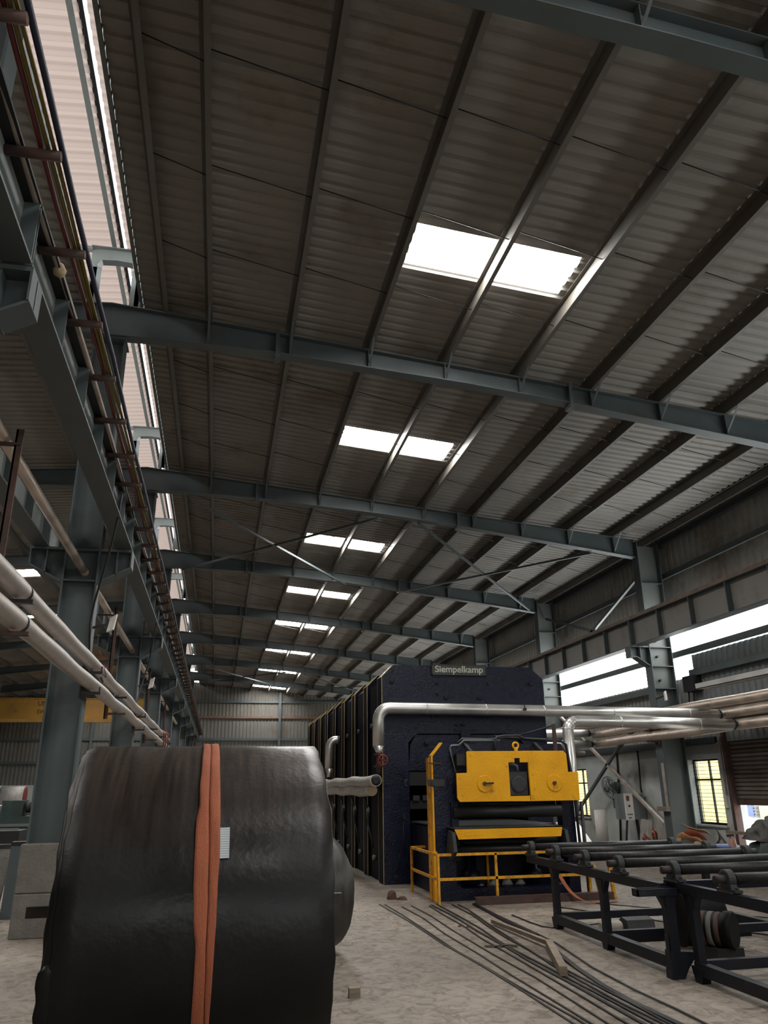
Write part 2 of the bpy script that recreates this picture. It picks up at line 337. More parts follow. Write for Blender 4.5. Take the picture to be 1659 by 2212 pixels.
# right wall ------------------------------------------------------
def panel_wall(mb, x0, x1, y0, y1, z0, z1, holes):
    ys = sorted({y0, y1, *[h for q in holes for h in q[:2]]}); zs = sorted({z0, z1, *[h for q in holes for h in q[2:]]})
    for a, b in zip(ys, ys[1:]):
        for c, d in zip(zs, zs[1:]):
            if not any(q[0] <= (a+b)/2 <= q[1] and q[2] <= (c+d)/2 <= q[3] for q in holes): mb.box(x0, x1, a, b, c, d)
WIN = [(16.08, 17.3, .72, 2.12), (17.47, 18.5, .72, 2.10), (22.7, 23.9, .69, 2.05), (29.6, 30.6, .7, 2.08)]
SHUT = (11.4, 15.72, 0, 2.45)
pw = MB(); panel_wall(pw, 10.92, 11.16, YB, YF, 0, 2.45, WIN + [SHUT]); struct('wall_right', pw, 'plaster', 'low grey green plastered wall on the right', 'wall')
upw = MB(); corr(upw, (11.02, YB, 5.55), (0,0,1), (0,1,0), roofz(11)+TH-5.52, YF-YB, .25, .03, (-1,0,0)); struct('wall_right_upper', upw, 'sheet_wall', 'corrugated sheeting high on the right wall', 'wall')
low = MB(); corr(low, (11.02, 16.4, 2.45), (0,0,1), (0,1,0), 1.55, YF-16.4, .2, .03, (-1,0,0)); struct('wall_right_middle', low, 'sheet_wall', 'corrugated sheeting under the bright wall strip', 'wall')
low = MB(); corr(low, (10.97, YB, 2.45), (0,0,1), (0,1,0), 2.03, 16.55-YB, .2, .03, (-1,0,0)); struct('wall_right_door', low, 'sheet_dark', 'grey corrugated sheeting above the roller shutter', 'wall')
n0 = len(sky_meshes)
st = MB(); corr(st, (11.10, YB, 3.95), (0,0,1), (0,1,0), 1.65, YF-YB, .5, .02, (-1,0,0)); struct('window_%d' % (n0+1), st, 'clerestory', 'long glowing translucent strip in the right wall', 'window')
for z, a, b, nm, lab in ((4.56, YB, YF, 'girt', 'grey girt crossing the long bright strip of the right wall'), (6.55, YB, YF, 'girt', 'dark girt high on the right wall above the crane rail'), (7.42, YB, YF, 'girt', 'dark eaves girt where the right wall meets the roof'), (4.05, YB, 16.6, 'girt', 'grey girt on the sheeting above the roller shutter'), (3.85, 17.4, YF, 'girt', 'pale girt just under the bright strip on the right wall'), (2.5, 16.0, YF, 'girt', 'dark girt along the top of the plastered right wall')):
    q = MB(); q.bar((10.86, a, z), (10.86, b, z), .012, .16).bar((10.895, a, z+.075), (10.895, b, z+.075), .07, .012); q.bar((10.83, a, z-.075), (10.83, b, z-.075), .06, .012)
    tag(q.build(nm, 'steel'), lab, 'girt')

# windows in the right wall
for i, (a, b, c, d) in enumerate(WIN):
    r = struct('window_%d' % (n0+2+i), MB().box(11.08, 11.13, a, b, c, c+.04).box(11.08, 11.13, a, b, d-.04, d).box(11.08, 11.13, a, a+.04, c, d).box(11.08, 11.13, b-.04, b, c, d), 'black', 'barred steel window in the plastered right wall', 'window')
    MB().box(11.115, 11.12, a+.02, b-.02, c+.02, d-.02).build('pane', 'glass', r)
    MB().box(11.08, 11.125, (a+b)/2-.016, (a+b)/2+.016, c, d).box(11.08, 11.125, a, b, c+.93, c+.97).build('mullion', 'black', r)
    k = MB()
    for j in range(1, 17): zz = c+(d-c)*j/17; k.box(11.06, 11.07, a, b, zz-.005, zz+.005)
    k.box(11.05, 11.06, b-.2, b-.188, c, d)
    k.build('grille', 'black', r)
    MB().box(10.86, 11.08, a-.05, b+.05, c-.04, c).build('sill', 'plaster', r)

# roller shutter, half open
sh = thing('roller_shutter', 'dusty brown slatted roller shutter, drawn down to waist height at the right edge', 'shutter', (11.02, 13.6, 1.17))
cur = MB(); k = int((2.9-1.26)/.085)
prof = []
for i in range(k+1):
    z = 1.26 + i*.085; prof += [(11.01, z), (11.01-.034, z+.02), (11.01-.034, z+.062)]
vs = []
for x, z in prof: vs += [(x, SHUT[0]+.05, z), (x, SHUT[1]-.05, z)]
cur.add(vs, [(2*i,2*i+1,2*i+3,2*i+2) for i in range(len(prof)-1)]); cur.build('curtain', 'shutter', sh)
MB().box(10.96, 11.03, SHUT[0]+.05, SHUT[1]-.05, 1.15, 1.27).build('bottom_bar', 'rust', sh)
for y in (SHUT[1], SHUT[0]):
    MB().box(10.86, 11.02, y-.05, y+.05, 0, 2.95).build('guide_rail', 'rust', sh)
MB().lathe((10.98, SHUT[0], 3.05), (0,1,0), [(0,.2),(SHUT[1]-SHUT[0],.2)], 20).build('drum_box', 'steel', sh)
pl = MB().box(10.885, 10.92, 15.93, 16.03, 1.08, 1.34); tag(pl.build('notice_board', 'white'), 'small white notice board between the barred window and the roller shutter', 'sign')
dp = MB().tube([(10.89, 15.9, 1.35), (10.89, 15.9, 2.6)], .02); tag(dp.build('wall_conduit', 'conduit'), 'thin vertical conduit beside the roller shutter frame', 'conduit')

# outdoors, seen through the openings
struct('ground', MB().box(-60, -15.3, -60, 90, -.35, -.25).box(11.3, 70, -60, 90, -.35, -.25).box(-15.3, 11.3, -60, YB-.1, -.35, -.25), 'ground', 'paved yard outside', 'ground')
nb = MB().box(17.5, 22, 25.9, 70, -.2, 7.5)
tag(nb.build('neighbour_building', 'yellow_wall'), 'yellow rendered building outside, seen through the barred windows', 'building')
nb2 = thing('white_building', 'pale building outside, seen under the half open roller shutter', 'building', (20, 13, -.2))
MB().box(18, 23, 4, 25.6, -.2, 6.5).build('wall', 'white_wall', nb2)
for y0 in (24.85, 24.22):
    wv = MB().box(17.93, 18.0, y0, y0+.3, .5, .88).build('shutter_board', 'yellow_wall' if y0 < 24.5 else 'blue_plastic', nb2)
lv = MB()
for j in range(4): lv.box(17.9, 18.0, 24.58, 24.8, .5+j*.1, .55+j*.1)
lv.build('louvre', 'sheet_dark', nb2)

# ------------------------------------------------------------------ steel frame
bay_word = lambda i: ORD[i]
# columns of the shared row
def left_column():
    y = 10.80; t = thing('steel_column', 'grey steel column on a concrete plinth behind the black belt reel', 'column', (CX, y, 0))
    MB().box(CX-.215, CX+.215, y-.008, y+.008, 1.0, 8.05).build('web', 'steel', t)
    for sx in (-1, 1): MB().box(CX+.012+sx*.218-.012, CX+.012+sx*.218+.012, y-.12, y+.12, 1.0, 8.05).build('flange', 'steel', t)
    for sx in (-1, 1):
        c = MB(); x0, x1 = CX+.012+sx*.23, CX+sx*.66
        c.prism([(x0, 4.27), (x1, 4.5), (x1, 4.72), (x0, 4.72)], 'Y', y-.008, y+.008)
        c.box(min(x0,x1), max(x0,x1), y-.13, y+.13, 4.70, 4.735)
        c.bar((x0, y, 4.26), (x1, y, 4.49), .24, .02); c.box(min(x1, x1-sx*.015), max(x1, x1-sx*.015), y-.13, y+.13, 4.49, 4.70)
        c.box(min(x0+sx*.22, x0+sx*.235), max(x0+sx*.22, x0+sx*.235), y-.12, y+.12, 4.37, 4.70)
        c.build('corbel', 'steel', t)
    MB().box(CX-.21, CX+.21, y-.13, y+.13, 4.70, 4.72).box(CX-.21, CX+.21, y-.13, y+.13, 4.27, 4.29).build('stiffener', 'steel', t)
    MB().box(CX-.26, CX+.26, y-.2, y+.2, 8.03, 8.06).build('cap_plate', 'steel', t)
    p = MB().prism([(CX-.265, 0), (CX+.32, 0), (CX+.3, .47), (CX-.265, .47)], 'Y', y-.20, y+.32).box(CX-.26, CX+.29, y-.195, y+.31, .475, 1.01)
    p.build('plinth', 'plinth', t, bevel=.012)
    return t
colL = left_column()
LC = {10.66: colL}
names = {4.4: 'grey steel column nearest the camera, its bracket cut by the left edge', 17.15: 'second grey steel column of the left row, beyond the floodlight', 23.75: 'third grey steel column of the left row', 30.4: 'fourth grey steel column of the left row', 37.1: 'fifth grey steel column of the left row', 43.8: 'sixth grey steel column of the left row', 50.5: 'last grey steel column of the left row, near the far gable', -1.86: 'grey steel column of the left row behind the camera'}
for y in RY[1:]:
    if y != 10.66: LC[y] = dup(colL, (0, y-10.66, 0), names[y])
for y, o in LC.items(): o['group'] = 'columns under the ridge'

def right_column():
    y = 17.15; x0, x1 = 10.15, 10.75
    t = thing('steel_column', 'grey steel column against the right wall beside the pile of orange slings', 'column', ((x0+x1)/2, y, 0), 'columns along the right wall')
    MB().box(x0+.02, x1-.02, y-.008, y+.008, 0, 7.35).build('web', 'column_lit', t)
    for x in (x0, x1-.02): MB().box(x, x+.02, y-.15, y+.15, 0, 7.45 if x == x0 else 7.4).build('flange', 'steel', t)
    s = MB()
    for z in (3.75, 4.28, 4.74, 6.35): s.box(x0+.02, x1-.02, y-.14, y+.14, z-.01, z+.01)
    s.build('stiffener', 'steel', t)
    c = MB(); c.prism([(x0, 4.28), (x0-.33, 4.5), (x0-.5, 4.5), (x0-.5, 4.74), (x0, 4.74)], 'Y', y-.008, y+.008)
    c.box(x0-.5, x0, y-.14, y+.14, 4.73, 4.76); c.bar((x0, y, 4.28), (x0-.34, y, 4.5), .26, .02); c.box(x0-.5, x0-.34, y-.13, y+.13, 4.49, 4.51); c.box(x0-.5, x0-.485, y-.13, y+.13, 4.5, 4.74); c.box(x0-.25,x0-.235,y-.13,y+.13,4.44,4.74)
    c.build('corbel', 'steel', t)
    for z in (3.95, 4.52, 4.9): MB().tube([(x0+.25, y-.01, z), (x0+.25, y-.07, z+.01)], .03, 8).build('bolt', 'black', t)
    return t
rc0 = right_column()
for i, y in enumerate(RY):
    if y > 17.2 or y in (10.66, 4.4): 
        o = dup(rc0, (0, y-17.15, 0), 'grey steel column against the right wall, just behind the navy press corner' if y == 23.75 else 'grey steel column against the right wall, %s from the camera' % ORD[i-1])

# rafters
RB_X = [-1.98, -1.3, .55, 3.6, 5.46, 9.16, 10.15]; RB_Z = [8.06, 8.07, 8.02, 7.80, 7.61, 7.15, 7.02]
def rb(x):
    for a, b, c, d in zip(RB_X, RB_X[1:], RB_Z, RB_Z[1:]):
        if a <= x <= b: return c+(d-c)*(x-a)/(b-a)
    return RB_Z[-1]
def rafter():
    y = 10.66; t = thing('rafter', 'tapered grey steel roof rafter', 'rafter', (4, y, 7.0), 'roof rafters of the main bay')
    xs = [-1.98, -1.3, -.6, .55, 2, 3.6, 5.46, 7.3, 9.16, 10.15]
    wpoly = [(x, rb(x)+.015) for x in xs] + [(10.15, roofz(10.15)-.015), (-1.98, roofz(-1.98)-.015)]
    MB().prism(wpoly, 'Y', y-.006, y+.006).build('web', 'steel', t)
    tf = MB().bar((-1.98, y, roofz(-1.98)-.008), (10.15, y, roofz(10.15)-.008), .2, .016)
    tf.build('top_flange', 'steel', t)
    bf = MB()
    for a, b in zip(xs, xs[1:]): bf.bar((a, y, rb(a)+.008), (b, y, rb(b)+.008), .2, .016)
    bf.build('bottom_flange', 'steel', t)
    for x in (.55, 5.46):
        MB().box(x-.03, x+.03, y-.11, y+.11, rb(x)-.07, roofz(x)+.05).box(x-.05, x+.05, y-.1, y-.08, rb(x)-.05, rb(x)-.02).build('splice_plate', 'steel', t)
    for x in PX[1:-1]:
        MB().bar((x+.02, y-.02, rb(x)+.03), (x+.02, y-.5, roofz(x)+.03), .035, .006).build('fly_brace', 'steel', t)
        MB().box(x-.006, x+.006, y-.09, y+.09, rb(x)+.016, roofz(x)-.016).build('stiffener', 'steel', t)
    return t
rf = rafter()
rl = {-1.86: 'behind the camera', 4.4: 'crossing the top right corner, nearest the camera', 10.66: 'spanning the whole frame beyond the largest skylight', 17.15: 'second of those spanning to the right wall, beyond the second skylight', 23.75: 'beyond the third skylight, with a rusty green patch', 30.4: 'beyond the fourth skylight', 37.1: 'beyond the fifth skylight', 43.8: 'beyond the sixth skylight', 50.5: 'beyond the seventh skylight, last before the far gable'}
for y in RY[1:]:
    o = rf if y == 10.66 else dup(rf, (0, y-10.66, 0))
    o['label'] = 'tapered grey steel rafter ' + rl[y]
def rafter_left():
    y = 10.66; t = thing('rafter', 'far bay rafter', 'rafter', (-8, y, 7.0), 'roof rafters of the far bay')
    mx = lambda x: 2*CX-x
    xs = [-1.98, -1.3, .55, 3.6, 5.46, 9.0]
    MB().prism([(mx(x), rb(x)+.015) for x in xs] + [(mx(9), roofz(9)-.015), (CX, roofz(CX)-.015)], 'Y', y-.006, y+.006).build('web', 'steel', t)
    MB().bar((CX, y, roofz(CX)-.008), (mx(9), y, roofz(9)-.008), .2, .016).build('top_flange', 'steel', t)
    bf = MB()
    for a, b in zip(xs, xs[1:]): bf.bar((mx(a), y, rb(a)+.008), (mx(b), y, rb(b)+.008), .2, .016)
    bf.build('bottom_flange', 'steel', t)
    return t
rfl = rafter_left()
for i, y in enumerate(RY):
    if i == 0: continue
    o = rfl if y == 10.66 else dup(rfl, (0, y-10.66, 0))
    o['label'] = 'grey rafter of the left bay, springing from the %s column of the left row' % (ORD[i-2] if i >= 2 else 'unseen near')
# monitor frames
def monitor_frame():
    y = 10.66; t = thing('vent_truss', 'curved pale steel frame carrying the ridge vent', 'frame', (CX, y, 8.66), 'ridge vent frames')
    for sx in (1, -1):
        q = MB(); x = CX+sx*.40
        q.prism([(x, 8.66), (x-sx*.1, 8.66), (x-sx*.1, 9.3), (x-sx*.16, 9.4), (CX, 9.42), (CX, 9.66), (x, 9.62)], 'Y', y-.006, y+.006)
        q.bar((x-sx*.1, y, 8.66), (x-sx*.1, y, 9.3), .14, .012); q.bar((x-sx*.1, y, 9.3), (x-sx*.17, y, 9.4), .14, .012); q.bar((x-sx*.16, y, 9.4), (CX, y, 9.42), .14, .012)
        q.build('knee', 'steel_light', t)
        MB().bar((x, y, 9.62), (CX+sx*1.15, y, 9.66), .1, .05).build('arm', 'steel_light', t)
    MB().bar((CX-.41, y, 9.65), (CX+.41, y, 9.65), .14, .014).build('top_flange', 'steel_light', t)
    return t
mf = monitor_frame()
for i, y in enumerate(RY):
    if i == 0: continue
    o = mf if y == 10.66 else dup(mf, (0, y-10.66, 0))
    o['label'] = 'curved pale steel frame under the ridge vent, above the %s column of the left row' % (ORD[i-2] if i >= 2 else ('nearest' if i == 1 else 'unseen'))
# purlins
def purlin(x, lab, grp):
    z = roofz(x); q = MB(); s = 1 if x > CX else -1
    q.bar((x, YB, z+.1), (x, YF, z+.1), .008, .2); q.bar((x+s*.03, YB, z+.006), (x+s*.03, YF, z+.006), .065, .008); q.bar((x-s*.03, YB, z+.194), (x-s*.03, YF, z+.194), .065, .008)
    q.bar((x+s*.06, YB, z+.016), (x+s*.06, YF, z+.016), .006, .022)
    return tag(q.build('purlin', 'purlin'), lab, 'purlin', grp)
for i, x in enumerate(PX): purlin(x, 'long grey roof purlin of the main bay, %s from the ridge vent' % ORD[i] if i < len(PX)-1 else 'grey eaves purlin of the main bay along the right wall', 'main bay purlins')
for i, x in enumerate(PX): purlin(2*CX-x, 'long grey roof purlin of the left bay, %s from the ridge vent' % ORD[i], 'left bay purlins')
# sag rods between purlins
for bi, (a, b) in enumerate(zip(RY[1:], RY[2:] + [57.2])):
    if bi > 5: break
    for k in range(3):
        y = b - (b-a)*(k+1)/4; q = MB()
        for x0, x1 in zip(PX[:-1], PX[1:]):
            q.tube([(x0, y-.03, roofz(x0)+.17), (x1, y+.03, roofz(x1)+.05)], .007, 5)
        tag(q.build('sag_rod', 'black'), 'thin dark tie rod line, %s from the far end of the %s roof bay' % (ORD[k], ORD[bi]), 'tie rod', 'roof tie rods')
# roof cross bracing
BR = [((-1.0,17.25,8.0),(3.7,23.65,7.72)), ((-1.4,23.65,8.0),(3.5,17.25,7.76)), ((4.5,17.25,7.68),(9.9,23.65,7.1)), ((5.6,23.65,7.58),(9.0,17.25,7.14)),
      ((-1.0,43.9,8.0),(3.7,50.4,7.72)), ((-1.4,50.4,8.0),(3.5,43.9,7.76)), ((4.5,43.9,7.68),(9.9,50.4,7.1)), ((5.6,50.4,7.58),(9.0,43.9,7.14))]
BL = ['pale roof brace from the ridge side of the second rafter to mid third rafter', 'roof brace rising from the third rafter near the ridge to mid span of the second', 'roof brace from mid second rafter to the wall end of the third', 'roof brace from mid third rafter to the wall end of the second',
      'far roof brace over the ridge side of the seventh bay, leaning right', 'far roof brace over the ridge side of the seventh bay, leaning left', 'far roof brace over the wall side of the seventh bay, leaning right', 'far roof brace over the wall side of the seventh bay, leaning left']
for (p, q), l in zip(BR, BL):
    tag(MB().bar(p, q, .055, .055).build('roof_brace', 'steel'), l, 'brace', 'roof braces')
# wall bracing between the second and third right columns
WB = [((10.45,19.6,2.55),(10.45,22.46,.895),'steel','dark wall brace dropping from the pipe run to the far window'), ((10.45,23.4,3.75),(10.45,17.3,.4),'conduit','brownish wall brace falling to the foot of the right column'),
      ((10.45,17.4,6.75),(10.45,21.0,5.6),'steel','high wall brace from the second right column down to the crane rail'), ((10.45,23.6,6.8),(10.45,19.97,5.64),'steel','high wall brace from the third right column down to the crane rail'), ((10.48,17.3,3.6),(10.48,19.6,2.55),'steel','pale wall brace dropping behind the pipes from the second right column')]
for p, q, m_, l in WB: tag(MB().bar(p, q, .07, .07).build('wall_brace', m_), l, 'brace', 'wall braces')

# crane girders along the left row: main side carries the conductor brackets
def girder(xc, s, y0, y1, label, brackets):
    t = thing('crane_girder', label, 'girder', (xc, (y0+y1)/2, 4.74), 'crane girders on the left row')
    MB().box(xc-.006, xc+.006, y0, y1, 4.76, 5.2).build('web', 'steel_light', t)
    MB().box(xc-.11, xc+.11, y0, y1, 4.74, 4.76).build('bottom_flange', 'steel', t)
    MB().box(xc-.11, xc+.11, y0, y1, 5.2, 5.22).build('top_flange', 'black', t)  # black stands in for the shade under this flange
    MB().box(xc-.03, xc+.03, y0, y1, 5.22, 5.30).build('rail', 'rail', t)
    n = int(round((y1-y0)/1.1))
    for i in range(n+1):
        y = min(max(y0+(y1-y0)*i/n, y0+.01), y1-.01)
        MB().box(xc+.006, xc+.105, y-.006, y+.006, 4.76, 5.2).box(xc-.105, xc-.006, y-.006, y+.006, 4.76, 5.2).build('stiffener', 'steel', t)
    if brackets:
        m_ = int(round((y1-y0)/.84))
        for i in range(m_):
            y = y0 + (y1-y0)*(i+.45)/m_
            MB().tube([(xc+.006, y, 5.165), (xc+.32, y, 5.165)], .032, 8).build('cable_bracket', 'rust', t)
    return t
ys = RY + [57.2]
for i, (a, b) in enumerate(zip(ys[:-1], ys[1:])):
    w_ = '%s bay' % ('nearest' if i == 0 else ORD[i])
    girder(-1.44, 1, a+.01, b-.01, 'grey crane girder with brown cable stubs along the left columns, %s' % w_, True)
    girder(-2.52, -1, a+.01, b-.01, 'plain grey crane girder behind the left columns, %s' % w_, False)
# conductor cables and conduit on the stubs
for x, m_, l, r_ in ((-1.235, 'c_red', 'red crane cable, leftmost of the four on the brown stubs', .016), (-1.198, 'c_yellow', 'yellow crane cable next to the red one', .013), (-1.168, 'c_yellow', 'yellow crane cable next to the blue one', .013), (-1.118, 'c_blue', 'dark blue crane cable at the tips of the brown stubs', .02)):
    q = MB(); pts = []
    k = 60
    for i in range(k+1):
        y = -1.5 + 58.5*i/k; pts.append((x+.006*math.sin(i*1.7+x*50), y, 5.222 - .012*abs(math.sin(i*2.1+x*9))))
    q.tube(pts, r_, 8); tag(q.build('crane_cable', m_), l, 'cable', 'crane cables along the left row')
q = MB(); k = 60; pts = [(-1.352+.01*math.sin(i*.9), -1.5+58.5*i/k, 5.228-.01*abs(math.sin(i*1.3))) for i in range(k+1)]
q.tube(pts, .026, 10); tag(q.build('cable_conduit', 'conduit'), 'dusty pale conduit pipe lying on the brown stubs of the girder', 'conduit')
cl = MB().lathe((-1.352, 5.04, 5.222), (0,1,0), [(0,.03),(.03,.045),(.08,.05),(.11,.035)], 10); tag(cl.build('cable_wrap', 'cream'), 'cream rag wrapped around the dusty conduit', 'rag')

# crane girder of the right wall
for i, (a, b) in enumerate(zip(ys[1:-1], ys[2:])):
    xc = 9.87; t = thing('crane_girder', 'grey crane girder with a rusty rail along the right wall, %s bay' % ORD[i], 'girder', (xc, (a+b)/2, 4.76), 'crane girders on the right wall')
    a, b = a+.01, b-.01
    MB().box(xc-.006, xc+.006, a, b, 4.78, 5.40).build('web', 'sheet', t)
    MB().box(xc-.13, xc+.13, a, b, 4.76, 4.78).build('bottom_flange', 'steel', t)
    MB().box(xc-.14, xc+.14, a, b, 5.40, 5.42).build('top_flange', 'steel', t)
    MB().box(xc-.035, xc+.035, a, b, 5.42, 5.53).build('rail', 'rail', t)
    n = 5
    for k in range(n+1):
        y = min(max(a+(b-a)*k/n, a+.01), b-.01)
        MB().box(xc-.125, xc-.006, y-.012, y+.012, 4.78, 5.40).build('stiffener', 'steel', t)

# gable framing
for x in (4.2, -8.5):
    gc = MB(); ibeam(gc, (x, YF-.22, 0), (x, YF-.22, roofz(x)+.1), .3, .16, .01, .014, (0,1,0)); tag(gc.build('gable_column', 'steel'), 'grey wind column on the far gable, %s' % ('left of the navy press' if x > 0 else 'behind the yellow crane'), 'column')
for z, m_, l in ((6.42, 'rail', 'girt across the far gable at mid height, tinted for yellowish light'), (7.5, 'steel', 'dark upper girt across the far gable'), (4.9, 'steel', 'dark girt across the far gable at crane level'), (3.4, 'steel', 'dark lower girt across the far gable')):  # mid girt takes the rail colour to paint in the yellowish light
    q = MB().bar((XL+.1, YF-.1, z), (XR-.2, YF-.1, z), .14, .16); tag(q.build('gable_girt', m_), l, 'girt', 'far gable girts')
# ------------------------------------------------------------------ belt reels
PSI = .033; RA = Vector((math.cos(PSI), math.sin(PSI), 0)); RN = Vector((-math.sin(PSI), math.cos(PSI), 0)); RC = Vector((0, 5.29, .93)); RZ = Vector((0,0,1))
def rp(s, th, r, c=RC, psi=PSI):
    th = math.radians(th); a = Vector((math.cos(psi), math.sin(psi), 0)); n = Vector((-math.sin(psi), math.cos(psi), 0))
    return c + a*s + r*(-n*math.cos(th) + RZ*math.sin(th))
def belt_mat():
    m = mat('black conveyor belt with painted top light', (.0058, .0056, .0055), .36, var=.35, scale=2.2, bump=.10, bscale=26, rvar=.10, spec=.32)
    t = m.node_tree; b = t.nodes['Principled BSDF']; src = b.inputs['Base Color'].links[0].from_socket
    tc = nd(t, 'ShaderNodeTexCoord'); mp = nd(t, 'ShaderNodeMapping'); mp.inputs['Scale'].default_value = (14, .8, .8); t.links.new(tc.outputs['Object'], mp.inputs[0])
    n = nd(t, 'ShaderNodeTexNoise'); n.inputs['Scale'].default_value = 2.0; n.inputs['Detail'].default_value = 6; t.links.new(mp.outputs[0], n.inputs[0])
    # brown top light painted in by height, broken by streaks along the belt
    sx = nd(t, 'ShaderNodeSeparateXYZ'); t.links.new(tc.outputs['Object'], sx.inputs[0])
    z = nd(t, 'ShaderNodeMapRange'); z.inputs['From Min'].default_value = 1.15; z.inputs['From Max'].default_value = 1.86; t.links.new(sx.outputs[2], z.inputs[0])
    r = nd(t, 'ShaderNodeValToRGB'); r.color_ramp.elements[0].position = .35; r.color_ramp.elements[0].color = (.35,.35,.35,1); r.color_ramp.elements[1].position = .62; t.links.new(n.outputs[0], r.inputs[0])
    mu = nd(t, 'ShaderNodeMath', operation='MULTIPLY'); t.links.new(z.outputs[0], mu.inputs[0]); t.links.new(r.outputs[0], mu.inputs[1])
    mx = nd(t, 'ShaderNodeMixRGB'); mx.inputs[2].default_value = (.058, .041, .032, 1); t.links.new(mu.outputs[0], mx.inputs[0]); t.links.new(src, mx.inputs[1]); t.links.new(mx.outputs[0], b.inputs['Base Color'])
    return m
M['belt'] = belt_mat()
reel = thing('belt_reel', 'huge black rubber belt reel standing in the foreground, tied with an orange sling', 'belt reel', (0, 5.29, 0))
def roll_mesh(layers, c, rn, n=160, seed=1, jit=.004, psi=PSI):
    rnd = random.Random(seed); q = MB()
    for (s0, s1, r) in layers:
        ph = [rnd.uniform(0, 6.28) for _ in range(6)]
        def e(th, k): return jit*(math.sin(th*7+ph[k])+.7*math.sin(th*17+ph[k+1])+.6*math.sin(th*31+ph[k+2]))
        ss = [s0, s0+.006] + [s0+(s1-s0)*i/14 for i in range(1, 14)] + [s1-.006, s1]; vs = []; fs = []; k = len(ss)+2
        for i in range(n):
            th = 2*PI*i/n; a = e(th, 0); b = e(th, 3); wob = .0025*math.sin(3*th+ph[2])
            row = [(s0+a, rn)] + [(s + (a if j < 3 else b if j > len(ss)-4 else 0), r - (.007 if j in (0, len(ss)-1) else 0) + wob + .0015*math.sin(s*9+th*5)) for j, s in enumerate(ss)] + [(s1+b, rn)]
            vs += [rp(s, math.degrees(th), rr, c, psi) for s, rr in row]
        for i in range(n):
            for j in range(k-1): fs.append((i*k+j, i*k+j+1, ((i+1)%n)*k+j+1, ((i+1)%n)*k+j))
        q.add(vs, fs, True)
    return q
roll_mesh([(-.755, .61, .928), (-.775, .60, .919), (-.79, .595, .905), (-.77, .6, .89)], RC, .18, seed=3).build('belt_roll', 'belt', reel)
MB().bar(rp(-1.03, 0, 0)+Vector((0,0,.015)), rp(.815, 0, 0)+Vector((0,0,.015)), .05, .06).build('spindle', 'shaft', reel)
# ragged belt end overlapping the left edge low down
lap = MB(); vs = []; th = [-88 + 2*i for i in range(42)]
for i, t_ in enumerate(th): vs += [rp(-.800 + .005*math.sin(t_*.7) + (.03 if i == len(th)-1 else 0), t_, .929 if i < len(th)-1 else .92), rp(-.76, t_, .9315 if i < len(th)-1 else .922), rp(-.68, t_, .921)]
lap.add(vs, [(3*i+j, 3*i+j+1, 3*i+j+4, 3*i+j+3) for i in range(len(th)-1) for j in (0,1)], True)
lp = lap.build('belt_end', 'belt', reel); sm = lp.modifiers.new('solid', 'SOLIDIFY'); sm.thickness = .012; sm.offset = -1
# orange sling: left half, seam, right half measured round the reel
SL = [(-70,-.083,-.019,.003),(-25.1,-.083,-.021,.003),(-12.7,-.083,-.028,.005),(-3.9,-.085,-.034,.006),(3.5,-.103,-.035,.008),(7.3,-.106,-.036,.007),(14.3,-.114,-.041,.007),(21.6,-.117,-.043,.011),(33.6,-.119,-.052,.007),(38.7,-.106,-.055,.005),(46.6,-.109,-.056,.002),(56.5,-.103,-.054,-.001),(79,-.096,-.051,-.002),(110,-.09,-.05,0),(200,-.09,-.05,0),(290,-.083,-.019,.003)]
def sl(th):
    for a, b in zip(SL, SL[1:]):
        if a[0] <= th <= b[0]:
            u = (th-a[0])/(b[0]-a[0]); u = u*u*(3-2*u); return [a[i]+(b[i]-a[i])*u for i in (1,2,3)]
    return SL[-1][1:]
sling = thing('web_sling', 'orange web sling with a dark centre seam wound round the black reel', 'sling', (0, 5.29, 0))
for nm, m_, half in (('web', 'strap', 0), ('web', 'strap', 1), ('seam', 'strap_dark', 2)):
    q = MB(); vs = []; k = 140; C_ = 5
    for i in range(k+1):
        th_ = -68 + 356*i/k; l, mm, r = sl(th_)
        a, b = ((l, mm-.002), (mm+.002, r), (mm-.004, mm+.004))[half]
        for j in range(C_):
            u = j/(C_-1); bul = .003*math.sin(u*PI)*(half < 2) + .0012*math.sin(th_*.31+u*4+half*2)
            vs.append(rp(a+(b-a)*u, th_, .9435 + bul + (.0005 if half < 2 else -.001)))
    q.add(vs, [(i*C_+j, i*C_+j+1, (i+1)*C_+j+1, (i+1)*C_+j) for i in range(k) for j in range(C_-1)], True)
    o = q.build(nm, m_, sling); sm = o.modifiers.new('solid', 'SOLIDIFY'); sm.thickness = .004; sm.offset = -1
q = MB(); vs = []
for i in range(7):
    th_ = 20.8+9.8*i/6
    for j in range(4): vs.append(rp(-.02+.078*j/3, th_, .9385+(.004 if j == 3 else 0)))
q.add(vs, [(i*4+j, i*4+j+1, i*4+j+5, i*4+j+4) for i in range(6) for j in range(3)], True)
pm = mat('printed label paper', (.58, .63, .66), .6, var=.05)
t = pm.node_tree; b = t.nodes['Principled BSDF']; wv = nd(t, 'ShaderNodeTexWave', bands_direction='Z'); wv.inputs['Scale'].default_value = 28; tc = nd(t, 'ShaderNodeTexCoord'); t.links.new(tc.outputs['Object'], wv.inputs[0])
rr = nd(t, 'ShaderNodeValToRGB'); rr.color_ramp.elements[0].position = .1; rr.color_ramp.elements[0].color = (.34,.39,.42,1); rr.color_ramp.elements[1].position = .45; rr.color_ramp.elements[1].color = (.6,.65,.68,1); t.links.new(wv.outputs[0], rr.inputs[0]); t.links.new(rr.outputs[0], b.inputs['Base Color'])
lb = q.build('paper_label', pm); tag(lb, 'white printed paper label stuck on the black reel beside the orange sling', 'label')
